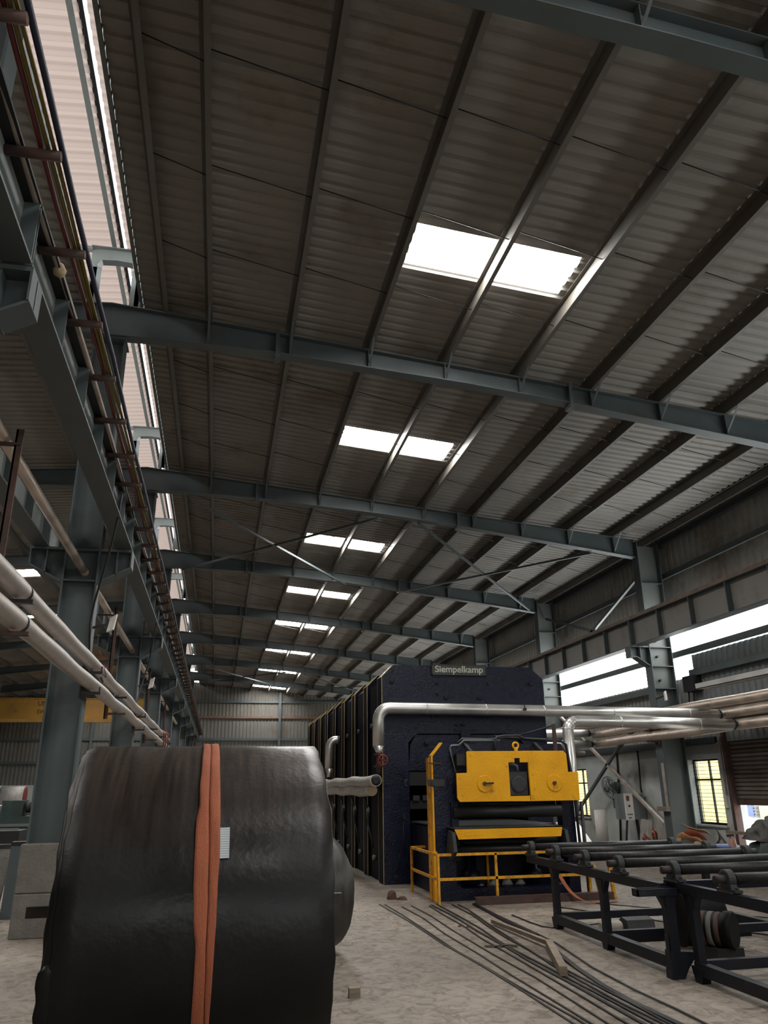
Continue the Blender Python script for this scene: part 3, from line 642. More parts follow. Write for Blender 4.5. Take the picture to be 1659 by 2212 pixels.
# the smaller roll behind
r2 = thing('belt_roll', 'smaller grey black roll lying behind the huge reel, showing on its right', 'belt roll', (.7, 8.92, 0))
C2 = Vector((1.229, 9.181, .553)); P2_ = .461; A2 = Vector((math.cos(P2_), math.sin(P2_), 0))
m2 = mat('scuffed grey rubber', (.040, .035, .031), .42, var=.45, scale=3, stretch=(6, 1, 1), rvar=.12, bump=.15)
roll_mesh([(-1.2, 0, .548)], C2, .12, 96, 5, .003, P2_).build('roll', m2, r2)
MB().lathe(C2-A2*1.22, A2, [(0,.1),(1.24,.1)], 20).build('core_tube', 'rust', r2)

# ------------------------------------------------------------------ big navy press
PX0, PX1, PT = 2.95, 6.18, 3.79
press = thing('hydraulic_press', 'huge dark navy press of thick upright plates with gold edge lines and a nameplate', 'press', (4.56, 20, 0))
def outline(x0, x1, top, ch): return [(x0, 0), (x1, 0), (x1, top-ch), (x1-ch, top), (x0+ch, top), (x0, top-ch)]
plates = [14.4+1.52*k for k in range(9)]
# front plate with its window
y0, y1 = 14.4, 14.82; OX0, OX1, OZ0, OZ1, c_ = 3.44, 5.68, .5, 2.53, .16
fp = MB()
fp.prism([(PX0,0),(OX0,0),(OX0,OZ1-c_),(OX0,PT),(PX0+.21,PT),(PX0,PT-.22)], 'Y', y0, y1)
fp.prism([(OX1,0),(PX1,0),(PX1,PT-.22),(PX1-.25,PT),(OX1,PT)], 'Y', y0, y1)
fp.prism([(OX0,OZ1-c_),(OX0+c_,OZ1),(OX1-c_,OZ1),(OX1,OZ1-c_),(OX1,PT),(OX0,PT)], 'Y', y0, y1)
fp.prism([(OX0,0),(OX1,0),(OX1,OZ0),(OX0,OZ0)], 'Y', y0, y1)
fp.build('front_plate', 'navy', press)
MB().box(PX0-.004, PX0, y0+.012, y1-.012, 0, PT-.22).build('side_cover', 'press_side', press)
ch = MB().prism([(OX0+.01,1.88),(OX1-.01,1.88),(OX1-.01,OZ1-c_-.02),(OX1-c_,OZ1-.015),(OX0+c_,OZ1-.015),(OX0+.05,OZ1-c_-.03)], 'Y', y0+.06, y1-.02); ch.build('crosshead', 'navy', press)
MB().box(4.455, 4.64, y0-.02, y0+.06, 2.40, 2.585).box(4.33, 4.455, y0-.02, y0-.001, 2.578, 2.612).box(4.64, 4.78, y0-.02, y0-.001, 2.578, 2.612).box(4.455, 4.64, y0-.02, y0-.001, 2.585, 2.612).build('guide_key', 'navy_dull', press)
for k, y in enumerate(plates[1:]):
    MB().prism(outline(PX0, PX1, PT, .22), 'Y', y, y+.42).build('frame_plate', 'press_side', press)
for k, y in enumerate(plates[:-1]):
    q = MB().prism(outline(PX0+.05, PX1-.05, PT-.06, .2), 'Y', y+.42, y+1.52) if k else MB().box(PX0+.05, OX0, y+.42, y+1.52, 0, PT-.28).box(OX1, PX1-.05, y+.42, y+1.52, 0, PT-.28).box(OX0, OX1, y+.42, y+1.52, OZ1-.1, PT-.06).box(OX0, OX1, y+.42, y+1.52, 0, OZ0)
    q.build('cylinder_housing', 'press_side', press)
for k, y in enumerate(plates):
    q = MB()
    for yy in (y-.004, y+.42-.012):
        q.box(PX0-.006, PX0+.004, yy, yy+.012, 0, PT-.22); q.bar((PX0-.003, yy+.006, PT-.22), (PX0+.217, yy+.006, PT+.002), .012, .012)
    q.build('edge_line', 'gold', press)
# side details: small plugs low on the housings
for k in range(4):
    yy = plates[k]+1.0
    MB().lathe((PX0+.05, yy, .36), (-1,0,0), [(0,.05),(.05,.05),(.06,.035)], 12).build('plug', 'steel_light', press)
    MB().lathe((PX0+.05, yy+.2, 2.75), (-1,0,0), [(0,.045),(.05,.045)], 12).build('plug', 'steel', press)
# press interior: platens and stacked bars
for z0, z1, m_ in ((1.62, 1.86, 'black'), (1.22, 1.36, 'black'), (.62, .98, 'black')):
    MB().box(OX0+.03, OX1-.03, 14.5, 26, z0, z1).build('platen', m_, press)
for i in range(12):
    x = OX0+.08+i*.18; MB().box(x, x+.12, 14.45, 15.2, 1.36, 1.45).build('spacer_bar', 'bearing', press)
# bolts on the face
for x, z, r in ((4.024,3.456,.03),(4.026,3.265,.03),(4.202,3.2,.055),(4.867,3.197,.05),(5.929,3.472,.045),(5.056,3.461,.025),(3.143,3.486,.05),(3.173,.11,.05),(3.8,2.36,.05),(4.38,2.69,.03),(4.48,2.69,.03),(4.53,2.69,.03)):
    MB().lathe((x, y0, z), (0,-1,0), [(0,r),(.03,r),(.035,r*.5)], 6, False).build('bolt', 'navy_dull', press)
MB().tube([(3.40,y0-.015,1.72),(3.36,y0-.02,1.72),(3.36,y0-.02,1.62),(3.40,y0-.015,1.62)], .008, 6).build('hook', 'steel', press)
MB().tube([(3.32,y0-.02,1.05),(3.3,y0-.02,.7),(3.22,y0-.02,.4),(3.18,y0-.01,.2)], .008, 6).build('cable', 'black', press)
MB().box(3.3, 3.34, y0-.04, y0, 1.05, 1.15).build('switch_box', 'black', press)
# nameplate and lettering
np_ = MB().box(3.93, 5.0, y0-.05, y0-.005, 3.615, 3.80).build('nameplate', 'sign', press)
MB().box(3.92, 5.01, y0-.058, y0-.045, 3.605, 3.622).box(3.92, 5.01, y0-.058, y0-.045, 3.795, 3.81).box(3.92, 3.935, y0-.058, y0-.045, 3.605, 3.81).box(4.995, 5.01, y0-.058, y0-.045, 3.605, 3.81).build('nameplate_frame', 'bearing', np_)
def text(body, size, m_, loc, rot, parent, name, ext=.004, width=None, offset=0.0):
    cu = bpy.data.curves.new(name, 'FONT'); cu.body = body; cu.size = size; cu.extrude = ext; cu.align_x = 'CENTER'; cu.align_y = 'CENTER'; cu.offset = offset
    tmp = bpy.data.objects.new('tmp_text', cu); COL.objects.link(tmp); bpy.context.view_layer.update()
    me = bpy.data.meshes.new_from_object(tmp.evaluated_get(bpy.context.evaluated_depsgraph_get())); bpy.data.objects.remove(tmp)
    xs = [v.co.x for v in me.vertices]; sx = (width/(max(xs)-min(xs))) if width else 1
    R = Matrix.Rotation(rot[2], 4, 'Z') @ Matrix.Rotation(rot[0], 4, 'X')
    off = Vector(loc) - (ORG[parent.name] if parent else Vector((0,0,0)))
    for v in me.vertices: v.co = R @ Vector((v.co.x*sx, v.co.y, v.co.z)) + off
    me.materials.clear(); me.materials.append(M[m_]); ob = bpy.data.objects.new(name, me); COL.objects.link(ob); ob.parent = parent; ORG[ob.name] = ORG[parent.name]; return ob
text('Siempelkamp', .175, 'sign_letter', (4.465, y0-.055, 3.715), (PI/2, 0, 0), np_, 'lettering', width=.96, offset=.003)

# ------------------------------------------------------------------ belt stretching unit in front of the press
U = 12.15
unit = thing('belt_stretcher', 'navy frame with a big yellow cover plate standing in front of the press', 'machine', (4.4, 12.4, 0))
ft = 2.23
fr = MB()
fr.prism([(3.285,0),(3.6,0),(3.6,1.36),(3.6,ft),(3.45,ft),(3.285,2.05)], 'Y', U, U+.28)
fr.prism([(5.40,0),(5.58,0),(5.58,2.0),(5.44,ft),(5.40,ft)], 'Y', U, U+.28)
fr.box(3.6, 5.40, U, U+.28, 1.36, ft); fr.prism([(3.6,0),(5.40,0),(5.40,.16),(5.36,.16),(3.7,.16),(3.6,.22)], 'Y', U, U+.28)
fr.build('portal_frame', 'navy', unit)
ed = MB()
ed.box(3.262, 3.285, U-.002, U+.14, 0, 2.05); ed.bar((3.274, U+.07, 2.05), (3.445, U+.07, 2.245), .142, .022)
ed.box(3.245, 3.3, U-.03, U+.02, 0, .68)
ed.build('edge_strip', 'yellow', unit)
MB().box(3.25, 3.285, U+.14, U+.28, 0, 2.03).build('side_strip', 'yellow_worn', unit)
MB().box(3.2, 3.46, U-.03, U-.001, 1.60, 1.70).box(3.24, 3.29, U-.05, U-.03, 1.62, 1.68).build('clamp', 'bearing', unit)
MB().box(3.16, 3.42, U-.02, U, 1.93, 1.95).build('hinge', 'rust', unit)
# yellow cover with its window
K = 11.88
cv = MB(); k0, k1 = K, K+.03
cv.prism([(3.58,1.427),(3.617,1.374),(4.43,1.372),(4.43,1.936),(4.43,2.106),(3.775,2.106),(3.757,2.085),(3.75,1.79),(3.58,1.785)], 'Y', k0, k1)
cv.prism([(4.755,1.372),(5.567,1.371),(5.578,1.79),(5.41,1.79),(5.406,2.06),(5.36,2.108),(4.755,2.107)], 'Y', k0, k1)
cv.prism([(4.43,1.372),(4.755,1.372),(4.755,1.448),(4.43,1.448)], 'Y', k0, k1)
cv.prism([(4.43,1.936),(4.53,1.936),(4.53,2.0),(4.62,2.0),(4.62,1.936),(4.755,1.936),(4.755,2.107),(4.43,2.106)], 'Y', k0, k1)
cover = cv.build('cover_plate', 'yellow', unit, bevel=.004); cover['label'] = 'yellow cover plate'
for x, z in ((4.025, 1.632), (5.165, 1.628)):
    d = MB().lathe((x, K, z), (0,-1,0), [(0,.125),(.012,.125),(.016,.118)], 32, False).build('cover_disc', 'yellow', cover)
    MB().tube([(x-.01, K-.01, z), (x-.01, K-.05, z)], .028, 10).build('spigot', 'rust', cover)
MB().bar((4.03, K-.05, 1.632), (4.15, K-.05, 1.637), .028, .028).build('handle', 'black', cover)
MB().bar((5.16, K-.02, 1.6), (5.13, K-.02, 1.53), .02, .012).build('handle', 'yellow_worn', cover)
MB().box(4.445, 4.74, K+.05, K+.25, 1.46, 1.80).lathe((4.595, K+.05, 1.615), (0,-1,0), [(0,.125),(.02,.125),(.03,.1)], 28, False).build('motor', 'bearing', unit)
MB().tube([(4.45, K+.1, 1.9), (4.53, K+.06, 1.91), (4.58, K+.05, 1.89), (4.59, K+.05, 1.80)], .022, 10).build('hydraulic_hose', 'steel', unit)
MB().tube(arc((4.57, K+.015, 2.19), (1,0,0), (0,0,1), .045, 0, 2*PI, 16)[:-1], .016, 8, closed=True).box(4.545, 4.6, K, K+.03, 2.1, 2.15).build('lifting_eye', 'yellow', unit)
MB().box(3.62, 3.76, K+.08, K+.22, 1.9, 2.07).build('side_motor', 'black', unit)
for x, z, dx in ((3.84, 2.106, -.03), (5.02, 2.107, -.03)): MB().bar((x, K+.03, z), (x+dx, U, z+.14), .05, .02).build('cover_stay', 'bearing', unit)
MB().box(5.22, 5.27, K+.01, K+.06, 2.07, 2.52).build('stop_post', 'rust', unit)
# hydraulic pipes along the top
for pts, r, m_ in (([(3.63,K+.2,1.80),(3.55,K+.2,2.17),(3.58,K+.2,2.2),(3.72,U,2.21),(3.8,U-.02,2.28),(4.4,U-.02,2.28)], .014, 'steel_light'),
                   ([(3.7,U,2.25),(3.78,U,2.31),(4.2,U,2.30),(4.5,U,2.33),(5.2,U,2.30)], .012, 'steel'),
                   ([(4.30,U-.05,2.1),(4.31,U-.05,2.27),(4.35,U-.05,2.33),(4.45,U-.05,2.35),(4.7,U-.05,2.355),(4.8,U-.05,2.31)], .02, 'bearing'),
                   ([(4.35,U+.05,2.34),(5.2,U+.05,2.28),(5.48,U+.05,2.27),(5.55,U+.03,2.22),(5.56,U-.05,1.8),(5.57,U-.08,1.4),(5.6,U-.08,.3)], .022, 'black'),
                   ([(4.75,U+.1,2.36),(5.0,U+.1,2.42),(5.25,K+.05,2.5)], .012, 'black')):
    MB().tube(pts, r, 8).build('hydraulic_pipe', m_, unit)
MB().tube([(5.66,U-.1,0),(5.66,U-.1,1.35)], .03, 8).build('pipe_post', 'bearing', unit)
# rollers, blade, table
for z, y, r, a, b, m_ in ((1.22, U-.05, .09, 3.56, 5.32, 'rubber'), (.71, U-.22, .05, 3.52, 5.4, 'roller'), (.80, U+.02, .035, 3.6, 5.3, 'black'), (1.33, U+.1, .03, 3.6, 5.3, 'bearing')):
    MB().lathe((a, y, z), (1,0,0), [(0,r),(b-a,r)], 20).build('roller', m_, unit)
bl = MB(); bl.prism([(3.47,1.005),(5.17,1.015),(5.14,.872),(3.53,.862)], 'Y', U-.42, U-.395); bl.build('blade', 'yellow', unit)
MB().box(3.47, 5.17, U-.42, U+.3, 1.0, 1.02).build('table_plate', 'bearing', unit)
MB().box(3.46, 5.36, U+.3, 14.46, 1.0, 1.02).build('table_plate', 'bearing', unit)
for x in (3.43, 5.2):
    MB().prism([(U-.5,.70),(U-.42,.96),(U-.2,.98),(U-.05,.6),(U-.3,.58)], 'X', x, x+.05).build('side_cheek', 'bearing', unit)
for x in (3.56, 5.36): MB().box(x-.02, x+.09, U-.06, U, .55, 1.36).build('guide_bar', 'navy_dull', unit)
for x in (3.95, 4.95):
    MB().lathe((x, U+.35, .06), (0,0,1), [(0,.06),(.1,.06),(.12,.13),(.3,.13),(.32,.075),(.9,.075)], 18).build('ram', 'navy_dull', unit)
MB().box(3.45, 5.5, U+.5, U+.62, .02, .95).build('back_panel', 'navy_dull', unit)
for x in (3.46, 5.38):
    MB().box(x, x+.12, U+.9, 14.4, .0, .98).build('link_frame', 'navy_dull', unit)

# yellow guard rail round the unit
gr = thing('guard_rail', 'yellow tubular guard rail in front and left of the navy frame', 'guard rail', (3.8, 12.3, 0))
FY = 11.82
def rail_bar(p, q, nm, s=.036): MB().bar(p, q, s, s).build(nm, 'yellow_worn', gr)
for (x, y) in ((3.225, 13.45), (4.11, FY), (4.25, 12.62), (5.6, FY+.05)): rail_bar((x,y,0), (x,y,.66), 'post')
rail_bar((3.225,13.45,.655), (3.225,FY,.655), 'top_rail'); rail_bar((3.225,13.45,.33), (3.225,FY,.33), 'middle_rail')
rail_bar((3.225,FY,.655), (5.6,FY,.655), 'top_rail'); rail_bar((3.225,FY,.33), (5.6,FY,.33), 'middle_rail')
rail_bar((3.225,13.45,.655), (3.7,13.45,.66), 'top_rail')
MB().box(3.215, 3.245, FY-.02, FY+.05, 0, .67).build('post', 'yellow_worn', gr)
for i, (x, y, lean) in enumerate(((5.72, 11.78, -.08), (5.92, 11.75, -.04))):
    tag(MB().bar((x+lean, y, .45), (x, y, 0), .045, .045).build('yellow_post', 'yellow_worn'), 'short yellow post %s the roller table' % ('just behind' if i == 0 else 'furthest right behind'), 'post')
chn = MB().box(3.72, 5.85, 11.62, 11.66, 0, .1).box(3.72, 5.85, 11.66, 11.74, 0, .012).box(3.72, 5.85, 11.66, 11.74, .088, .1)
tag(chn.build('steel_channel', 'rust'), 'rust streaked steel channel lying on the floor in front of the navy frame', 'channel')
ruf = MB(); rnd = random.Random(4); N1, N2 = 26, 10; vs = []
for i in range(N1):
    for j in range(N2):
        x = 4.02+1.0*i/(N1-1); y = 12.48+.16*j/(N2-1) ; e = math.sin(PI*i/(N1-1))**.4*math.sin(PI*j/(N2-1))**.5
        vs.append((x, y, .03+.19*e*(.45+.35*math.sin(i*1.1)+.3*rnd.random()*(j % 2))+.04))
ruf.add(vs, [(i*N2+j, i*N2+j+1, (i+1)*N2+j+1, (i+1)*N2+j) for i in range(N1-1) for j in range(N2-1)], True)
o = ruf.build('crumpled_sheet', 'cloth'); sm = o.modifiers.new('solid', 'SOLIDIFY'); sm.thickness = .01; tag(o, 'crumpled dirty white sheet lying under the navy frame', 'sheet')
# loose orange strap hanging from the rail
pts = [(5.07,11.78,.36),(5.09,11.7,.28),(5.12,11.6,.16),(5.2,11.42,.05),(5.32,11.3,.015),(5.6,11.32,.012),(5.8,11.4,.012)]
q = MB(); vs = []
for i, p in enumerate(pts): vs += [Vector(p)+Vector((-.035,.0,.0)), Vector(p)+Vector((.035,.01,.0))] if i < 4 else [Vector(p)+Vector((0,-.03,0)), Vector(p)+Vector((0,.035,0))]
q.add(vs, [(2*i,2*i+1,2*i+3,2*i+2) for i in range(len(pts)-1)], True); o = q.build('loose_strap', 'strap'); sm = o.modifiers.new('solid', 'SOLIDIFY'); sm.thickness = .008
sb = o.modifiers.new('sub', 'SUBSURF'); sb.levels = 2; sb.render_levels = 2
tag(o, 'loose orange strap hanging off the guard rail behind the roller table', 'strap')
# ------------------------------------------------------------------ silver pipes
def pipe(name, label, pts, r, m_, group=None, bands=0, n=18, cat='pipe'):
    t = thing(name, label, cat, tuple(pts[0]), group)
    MB().tube(pts, r, n).build('cladding', m_, t)
    return t
def bands(t, pts, r, step, m_='alu', start=.4):
    """thin joint bands along straight runs"""
    for a, b in zip(pts, pts[1:]):
        a, b = Vector(a), Vector(b); L = (b-a).length
        if L < step*.8: continue
        k = int(L/step)
        for i in range(k):
            c = a + (b-a)*((i+start)/k); d = (b-a).normalized()
            MB().lathe(c, d, [(-.012, r+.003), (.012, r+.003)], 18).build('joint_band', m_, t)
pr_ = .105
e1 = arc((3.04, 14.14, 2.75), (0,0,1), (-1,0,0), .215, 0, PI/2, 6)
p1 = [(9.75, 14.14, 2.885), (6.5, 14.14, 2.93)] + [(v.x, v.y, v.z) for v in e1] + [(2.825, 14.14, 2.30)]
t = pipe('insulated_pipe', 'silver clad pipe crossing the navy press face, its elbow dropping to a red valve', p1, pr_, 'alu')
bands(t, [(9.75,14.14,2.88),(6.5,14.14,2.93),(3.04,14.14,2.965)], pr_, 1.1)
MB().lathe((2.825,14.14,2.30), (0,0,-1), [(0,.105),(.12,.045),(.13,.04)], 18).build('cone', 'alu', t)
MB().lathe((2.82,14.14,2.17), (0,0,-1), [(0,.03),(.005,.085),(.03,.085),(.035,.04),(.2,.04),(.205,.085),(.235,.085),(.24,.04),(.33,.04)], 18).build('flange', 'rust', t)
MB().tube([(2.82,14.14,2.05),(2.86,13.98,2.05)], .022, 8).build('valve_stem', 'rust', t)
hw = MB().tube(arc((2.865,13.97,2.05), (1,0,0), (0,0,1), .085, 0, 2*PI, 20)[:-1], .014, 8, closed=True)
for k in range(5): hw.bar((2.865,13.97,2.05), (2.865+.085*math.cos(k*2*PI/5), 13.97, 2.05+.085*math.sin(k*2*PI/5)), .016, .012)
hw.build('handwheel', 'red', t)
MB().bar((5.62, 14.02, 2.965), (5.62, 14.02, 3.06), .02, .012).lathe((5.62,14.02,2.95), (0,-1,0), [(0,.03),(.03,.03)], 10).build('clamp', 'black', t)
MB().lathe((9.75,14.14,2.88), (1,0,0), [(0,.105),(.035,.112),(.06,.09)], 18).build('end_cap', 'black', t)
# two lagged pipes along the press side
rnd = random.Random(2)
for z, ya, r, lab in ((1.70, 13.86, .098, 'upper cloth lagged pipe along the side of the press, open at its near end'), (1.535, 14.25, .092, 'lower cloth lagged pipe along the side of the press, with a capped pale end')):
    pts = []; rs = []
    for i in range(40):
        y = ya + (24-ya)*i/39; pts.append((2.72+.008*math.sin(i*1.3), y, z+.012*math.sin(i*.7+z))); rs.append(r*(1+.03*math.sin(i*1.3+z*5)))
    t = thing('lagged_pipe', lab, 'pipe', pts[0], 'lagged pipes by the press'); MB().tube(pts, rs, 18).build('lagging', 'lagging', t)
    if z > 1.6: MB().lathe(Vector(pts[0]), (0,-1,0), [(-.01,r*.9),(.004,r*.9),(.006,r*.45)], 18).build('open_end', 'black', t)
    else: MB().lathe(Vector(pts[0]), (0,-1,0), [(-.01,r*1.0),(.006,r*.98)], 18).build('end_cap', 'cream', t)
for k, y in enumerate((15.2, 16.7, 18.2, 19.7)):
    t = thing('drain_hose', 'dark drain hose hanging under the lagged pipes, %s from the near end' % ORD[k], 'hose', (2.8, y, .9), 'drain hoses by the press')
    MB().tube([(2.72,y,1.47),(2.78,y+.05,1.38),(2.84,y+.1,1.2),(2.82,y-.02,.95),(2.86,y-.12,.72),(2.9,y-.1,.55)], .016, 8).build('hose', 'black', t)
    MB().lathe((2.84,y+.1,1.25), (0,0,-1), [(0,.02),(.05,.035),(.12,.03),(.2,.02)], 8).build('tap', 'steel_light', t)
# steam bend on the far part of the press
e2 = arc((2.9, 19.9, 2.55), (0,0,1), (-1,0,0), .18, 0, PI/2, 6)
t = pipe('insulated_pipe', 'smaller silver pipe bending down beside the press, just right of the black reel', [(2.98,19.9,2.73)] + [tuple(v) for v in e2] + [(2.72,19.9,2.05)], .10, 'alu')
MB().lathe((2.72,19.9,2.05), (0,0,-1), [(0,.10),(.14,.05),(.2,.05)], 16).build('cone', 'alu', t)
# second cross pipe with a drop behind the yellow cover
e3 = arc((6.55, 13.8, 2.52), (0,0,1), (-1,0,0), .2, 0, PI/2, 6)
p2 = [(9.8, 13.8, 2.67), (8, 13.8, 2.70)] + [tuple(v) for v in e3] + [(6.35, 13.8, 2.0), (6.1, 13.3, 1.5)]
t = pipe('insulated_pipe', 'silver clad pipe whose elbow drops behind the right end of the yellow cover', p2, pr_, 'alu')
bands(t, [(9.8,13.8,2.67),(8,13.8,2.70),(6.55,13.8,2.72)], pr_, 1.2)
MB().lathe((9.8,13.8,2.67), (1,0,0), [(0,.105),(.035,.112),(.06,.09)], 18).build('end_cap', 'black', t)
for k in range(4): 
    v = e3[1+k] if k < 3 else e3[5]; w2 = e3[2+k] if k < 3 else e3[6]
    MB().lathe(v, w2-v, [(-.008, pr_+.004), (.008, pr_+.004)], 18).build('joint_band', 'alu', t)
# long runs along the wall
LONG = [('uppermost long brownish silver pipe of the run along the right wall', 3.215, .105, -3, 23, 9.98), ('middle long brownish silver pipe of the run along the right wall', 2.985, .105, -3, 20.0, 9.97), ('lowest long brownish silver pipe of the run along the right wall', 2.745, .105, -3, 19.9, 9.97)]
for lab, z, r, a, b, x in LONG:
    pts = [(x, a+(b-a)*i/30, z-.11*(i/30)+.01*math.sin(i*1.1+z)) for i in range(31)]
    t = pipe('insulated_pipe', lab, pts, r, 'alu_warm', 'long pipes by the right wall'); bands(t, [(x,a,z),(x,b,z-.11)], r, 2.2, 'alu_warm')
for z, y, x0, lab in ((2.90, 20.05, 6.14, 'upper short silver cross pipe behind the cover elbow'), (2.62, 19.95, 6.14, 'lower short silver cross pipe behind the cover elbow'), (2.40, 20.3, 6.14, 'dull small pipe under the short silver cross pipes')):
    t = pipe('insulated_pipe', lab, [(x0,y,z),(9.78,y,z)], .10 if z > 2.5 else .05, 'alu' if z > 2.5 else 'conduit')
    if z > 2.5: MB().lathe((9.78,y,z), (1,0,0), [(0,.05),(.02,.085),(.07,.08),(.09,.05)], 12).build('end_cap', 'black', t)
for k, y in enumerate((10.66, 17.15)):
    t = thing('pipe_bracket', 'steel arm carrying the long silver pipes on the %s right column' % ('nearest' if k == 0 else 'second'), 'bracket', (10.0, y-.2, 2.5), 'pipe brackets right wall')
    for z0, yb in ((3.215, 23), (2.985, 20.0), (2.745, 19.9)):
        z = z0-.11*(y+3)/(yb+3)-.105; MB().box(9.8, 10.15, y-.1, y-.04, z-.03, z+.004).build('arm', 'rust', t)
    MB().box(10.085, 10.152, y-.12, y-.02, 2.45, 3.3).build('post', 'rust', t)
tr = MB().box(9.72, 10.0, 7, 14.7, 3.45, 3.462).box(9.72, 9.732, 7, 14.7, 3.45, 3.56).box(9.99, 10.0, 7, 14.7, 3.45, 3.56); tag(tr.build('cable_tray', 'alu'), 'flat pale metal cable tray above the long silver pipes', 'cable tray')
bx = thing('junction_box', 'dark box with two hanging cables on the wall beside the right column', 'box', (10.8, 16.4, 3.6)); MB().box(10.72, 10.96, 16.25, 16.7, 3.62, 3.98).build('body', 'black', bx)
for y in (16.4, 16.6): MB().tube([(10.78,y,3.62),(10.74,y-.03,3.4),(10.8,y-.12,3.15)], .02, 8).build('cable', 'black', bx)
def floodlight(x, y, z, lab, yaw, fix):
    t = thing('floodlight', lab, 'floodlight', (x, y, z)); c = math.cos(yaw); s = math.sin(yaw)
    def R(u, v, w_): return (x+u*c-v*s, y+u*s+v*c, z+w_)
    q = MB(); b = [R(-.035,-.02,-.12), R(.06,-.02,-.09), R(.06,.015,-.09), R(-.035,.015,-.12), R(-.01,.0,.07), R(.085,.0,.12), R(.085,.03,.12), R(-.01,.03,.07)]
    q.add(b, [(0,3,2,1),(4,5,6,7),(0,1,5,4),(1,2,6,5),(2,3,7,6),(3,0,4,7)]); q.build('housing', 'white', t)
    MB().bar(fix, R(0,.02,0), .03, .03).build('bracket', 'black', t); return t
floodlight(10.25, 16.75, 3.55, 'small white floodlight by the end of the bright strip on the second right column', .6, (10.16, 17.02, 3.5))

# ------------------------------------------------------------------ left pipes
for z, lab, r in ((3.12, 'upper fat silver pipe running along the left columns', .078), (2.875, 'lower fat silver pipe running along the left columns', .082)):
    pts = []; rs = []; k = 90
    for i in range(k+1):
        y = -1.5+28*i/k; pts.append((-1.63+.006*math.sin(y*2.1+z), y, z+.008*math.sin(y*1.7+z*3))); rs.append(r*(1+.04*math.sin(y*3.7+z)))
    t = thing('insulated_pipe', lab, 'pipe', pts[0], 'pipes along the left columns'); MB().tube(pts, rs, 20).build('cladding', 'foil', t)
    for y in (6.55, 16.9, 23.4): MB().lathe((-1.63, y, z), (0,1,0), [(-.02,r*1.05),(.02,r*1.05)], 20).build('saddle_strap', 'black', t)
q = MB(); t = thing('small_pipe', 'thinner stained silver pipe threading through the left columns below the brackets', 'pipe', (-1.95, 4.5, 4.40))
MB().tube([(-1.93, -1.7, 4.42), (-1.93, 4.38, 4.42)], .055, 14).build('cladding', 'alu_warm', t)
for a, b in zip(RY[1:6], RY[2:7]): MB().tube([(-1.93, a+.02, 4.42), (-1.93, b-.02, 4.42)], .055, 14).build('cladding', 'alu_warm', t)
for k, y in enumerate((6.4, 13.3, 20.4, 27)):
    t = thing('pipe_hanger', 'rusty hanger holding the fat silver pipes, %s from the camera' % ORD[k], 'hanger', (-1.8, y, 2.7), 'pipe hangers left')
    MB().bar((-1.80, y, 2.68), (-1.80, y, 4.5), .06, .02, (0,1,0)).bar((-1.82, y+.02, 2.68), (-1.82, y+.02, 4.5), .015, .06, (0,1,0)).build('post', 'rust', t)
    for z in (2.765, 3.02): MB().box(-1.80, -1.5, y-.03, y+.03, z-.02, z+.01).build('arm', 'black' if z > 3 else 'rust', t)
    MB().bar((-2.1, y, 4.36), (-1.78, y, 4.36), .05, .02).build('clip', 'rust', t)
for k, y in enumerate((10.42, 16.92, 23.5, 30.1)):
    t = thing('pipe_bracket', 'dark bracket under the fat silver pipes on the %s left column' % (ORD[k] if k else 'plinth mounted first'), 'bracket', (-1.65, y, 2.75), 'pipe brackets left')
    for z in (2.775, 3.03): MB().box(-1.75, -1.5, y-.035, y+.035, z-.03, z).box(-1.52, -1.505, y-.03, y+.03, z, z+.06).build('arm', 'black', t)
    MB().box(-1.752, -1.735, y-.04, y+.42, 2.7, 3.1).build('back_plate', 'black', t)
cb = MB().tube([(-1.33,9.2,5.0),(-1.36,9.3,4.75),(-1.45,9.6,4.45),(-1.58,10.0,4.15),(-1.68,10.3,3.9),(-1.72,10.4,3.65),(-1.70,10.45,3.3),(-1.6,11.2,3.0)], .014, 8)
tag(cb.build('loose_cable', 'black'), 'black cable drooping from the girder to the floodlight on the first left column', 'cable')
cb = MB().tube([(-1.33,15.8,5.0),(-1.38,15.9,4.6),(-1.45,16.1,4.1),(-1.55,16.3,3.7),(-1.62,16.0,3.2),(-1.7,15.2,2.95),(-1.78,14.2,2.9)], .014, 8)
tag(cb.build('loose_cable', 'black'), 'black cable drooping from the girder near the second left column', 'cable')
cb = MB().tube([(-1.62,10.7,3.35),(-1.56,10.8,3.22),(-1.6,10.9,3.1),(-1.5,10.75,3.0),(-1.55,10.8,3.18),(-1.48,10.85,3.12)], .006, 6)
tag(cb.build('red_wire', 'red'), 'loose tangle of red wire on the upper fat silver pipe', 'wire')
floodlight(-1.52, 10.75, 3.72, 'tilted white floodlight hanging beside the first left column', -.5, (-1.74, 10.78, 3.66))
floodlight(-1.5, 17.3, 3.75, 'tilted white floodlight hanging beside the second left column', -.5, (-1.74, 17.28, 3.68))
for k, (x, y) in enumerate(((-1.52, 23.2), (-1.48, 23.35), (-1.43, 23.5))):
    tag(MB().tube([(-1.66, y, 3.205), (-1.60, y, 3.205), (x, y, 3.1), (x+.02, y, 2.9), (x-.02, y+.03, 2.4), (x+.01, y, 1.95)], .02, 6).build('hanging_strap', 'copper'), 'reddish strap hanging at the end of the fat silver pipes, %s of three' % ('left' if k == 0 else 'middle' if k == 1 else 'right'), 'strap', 'hanging red straps')

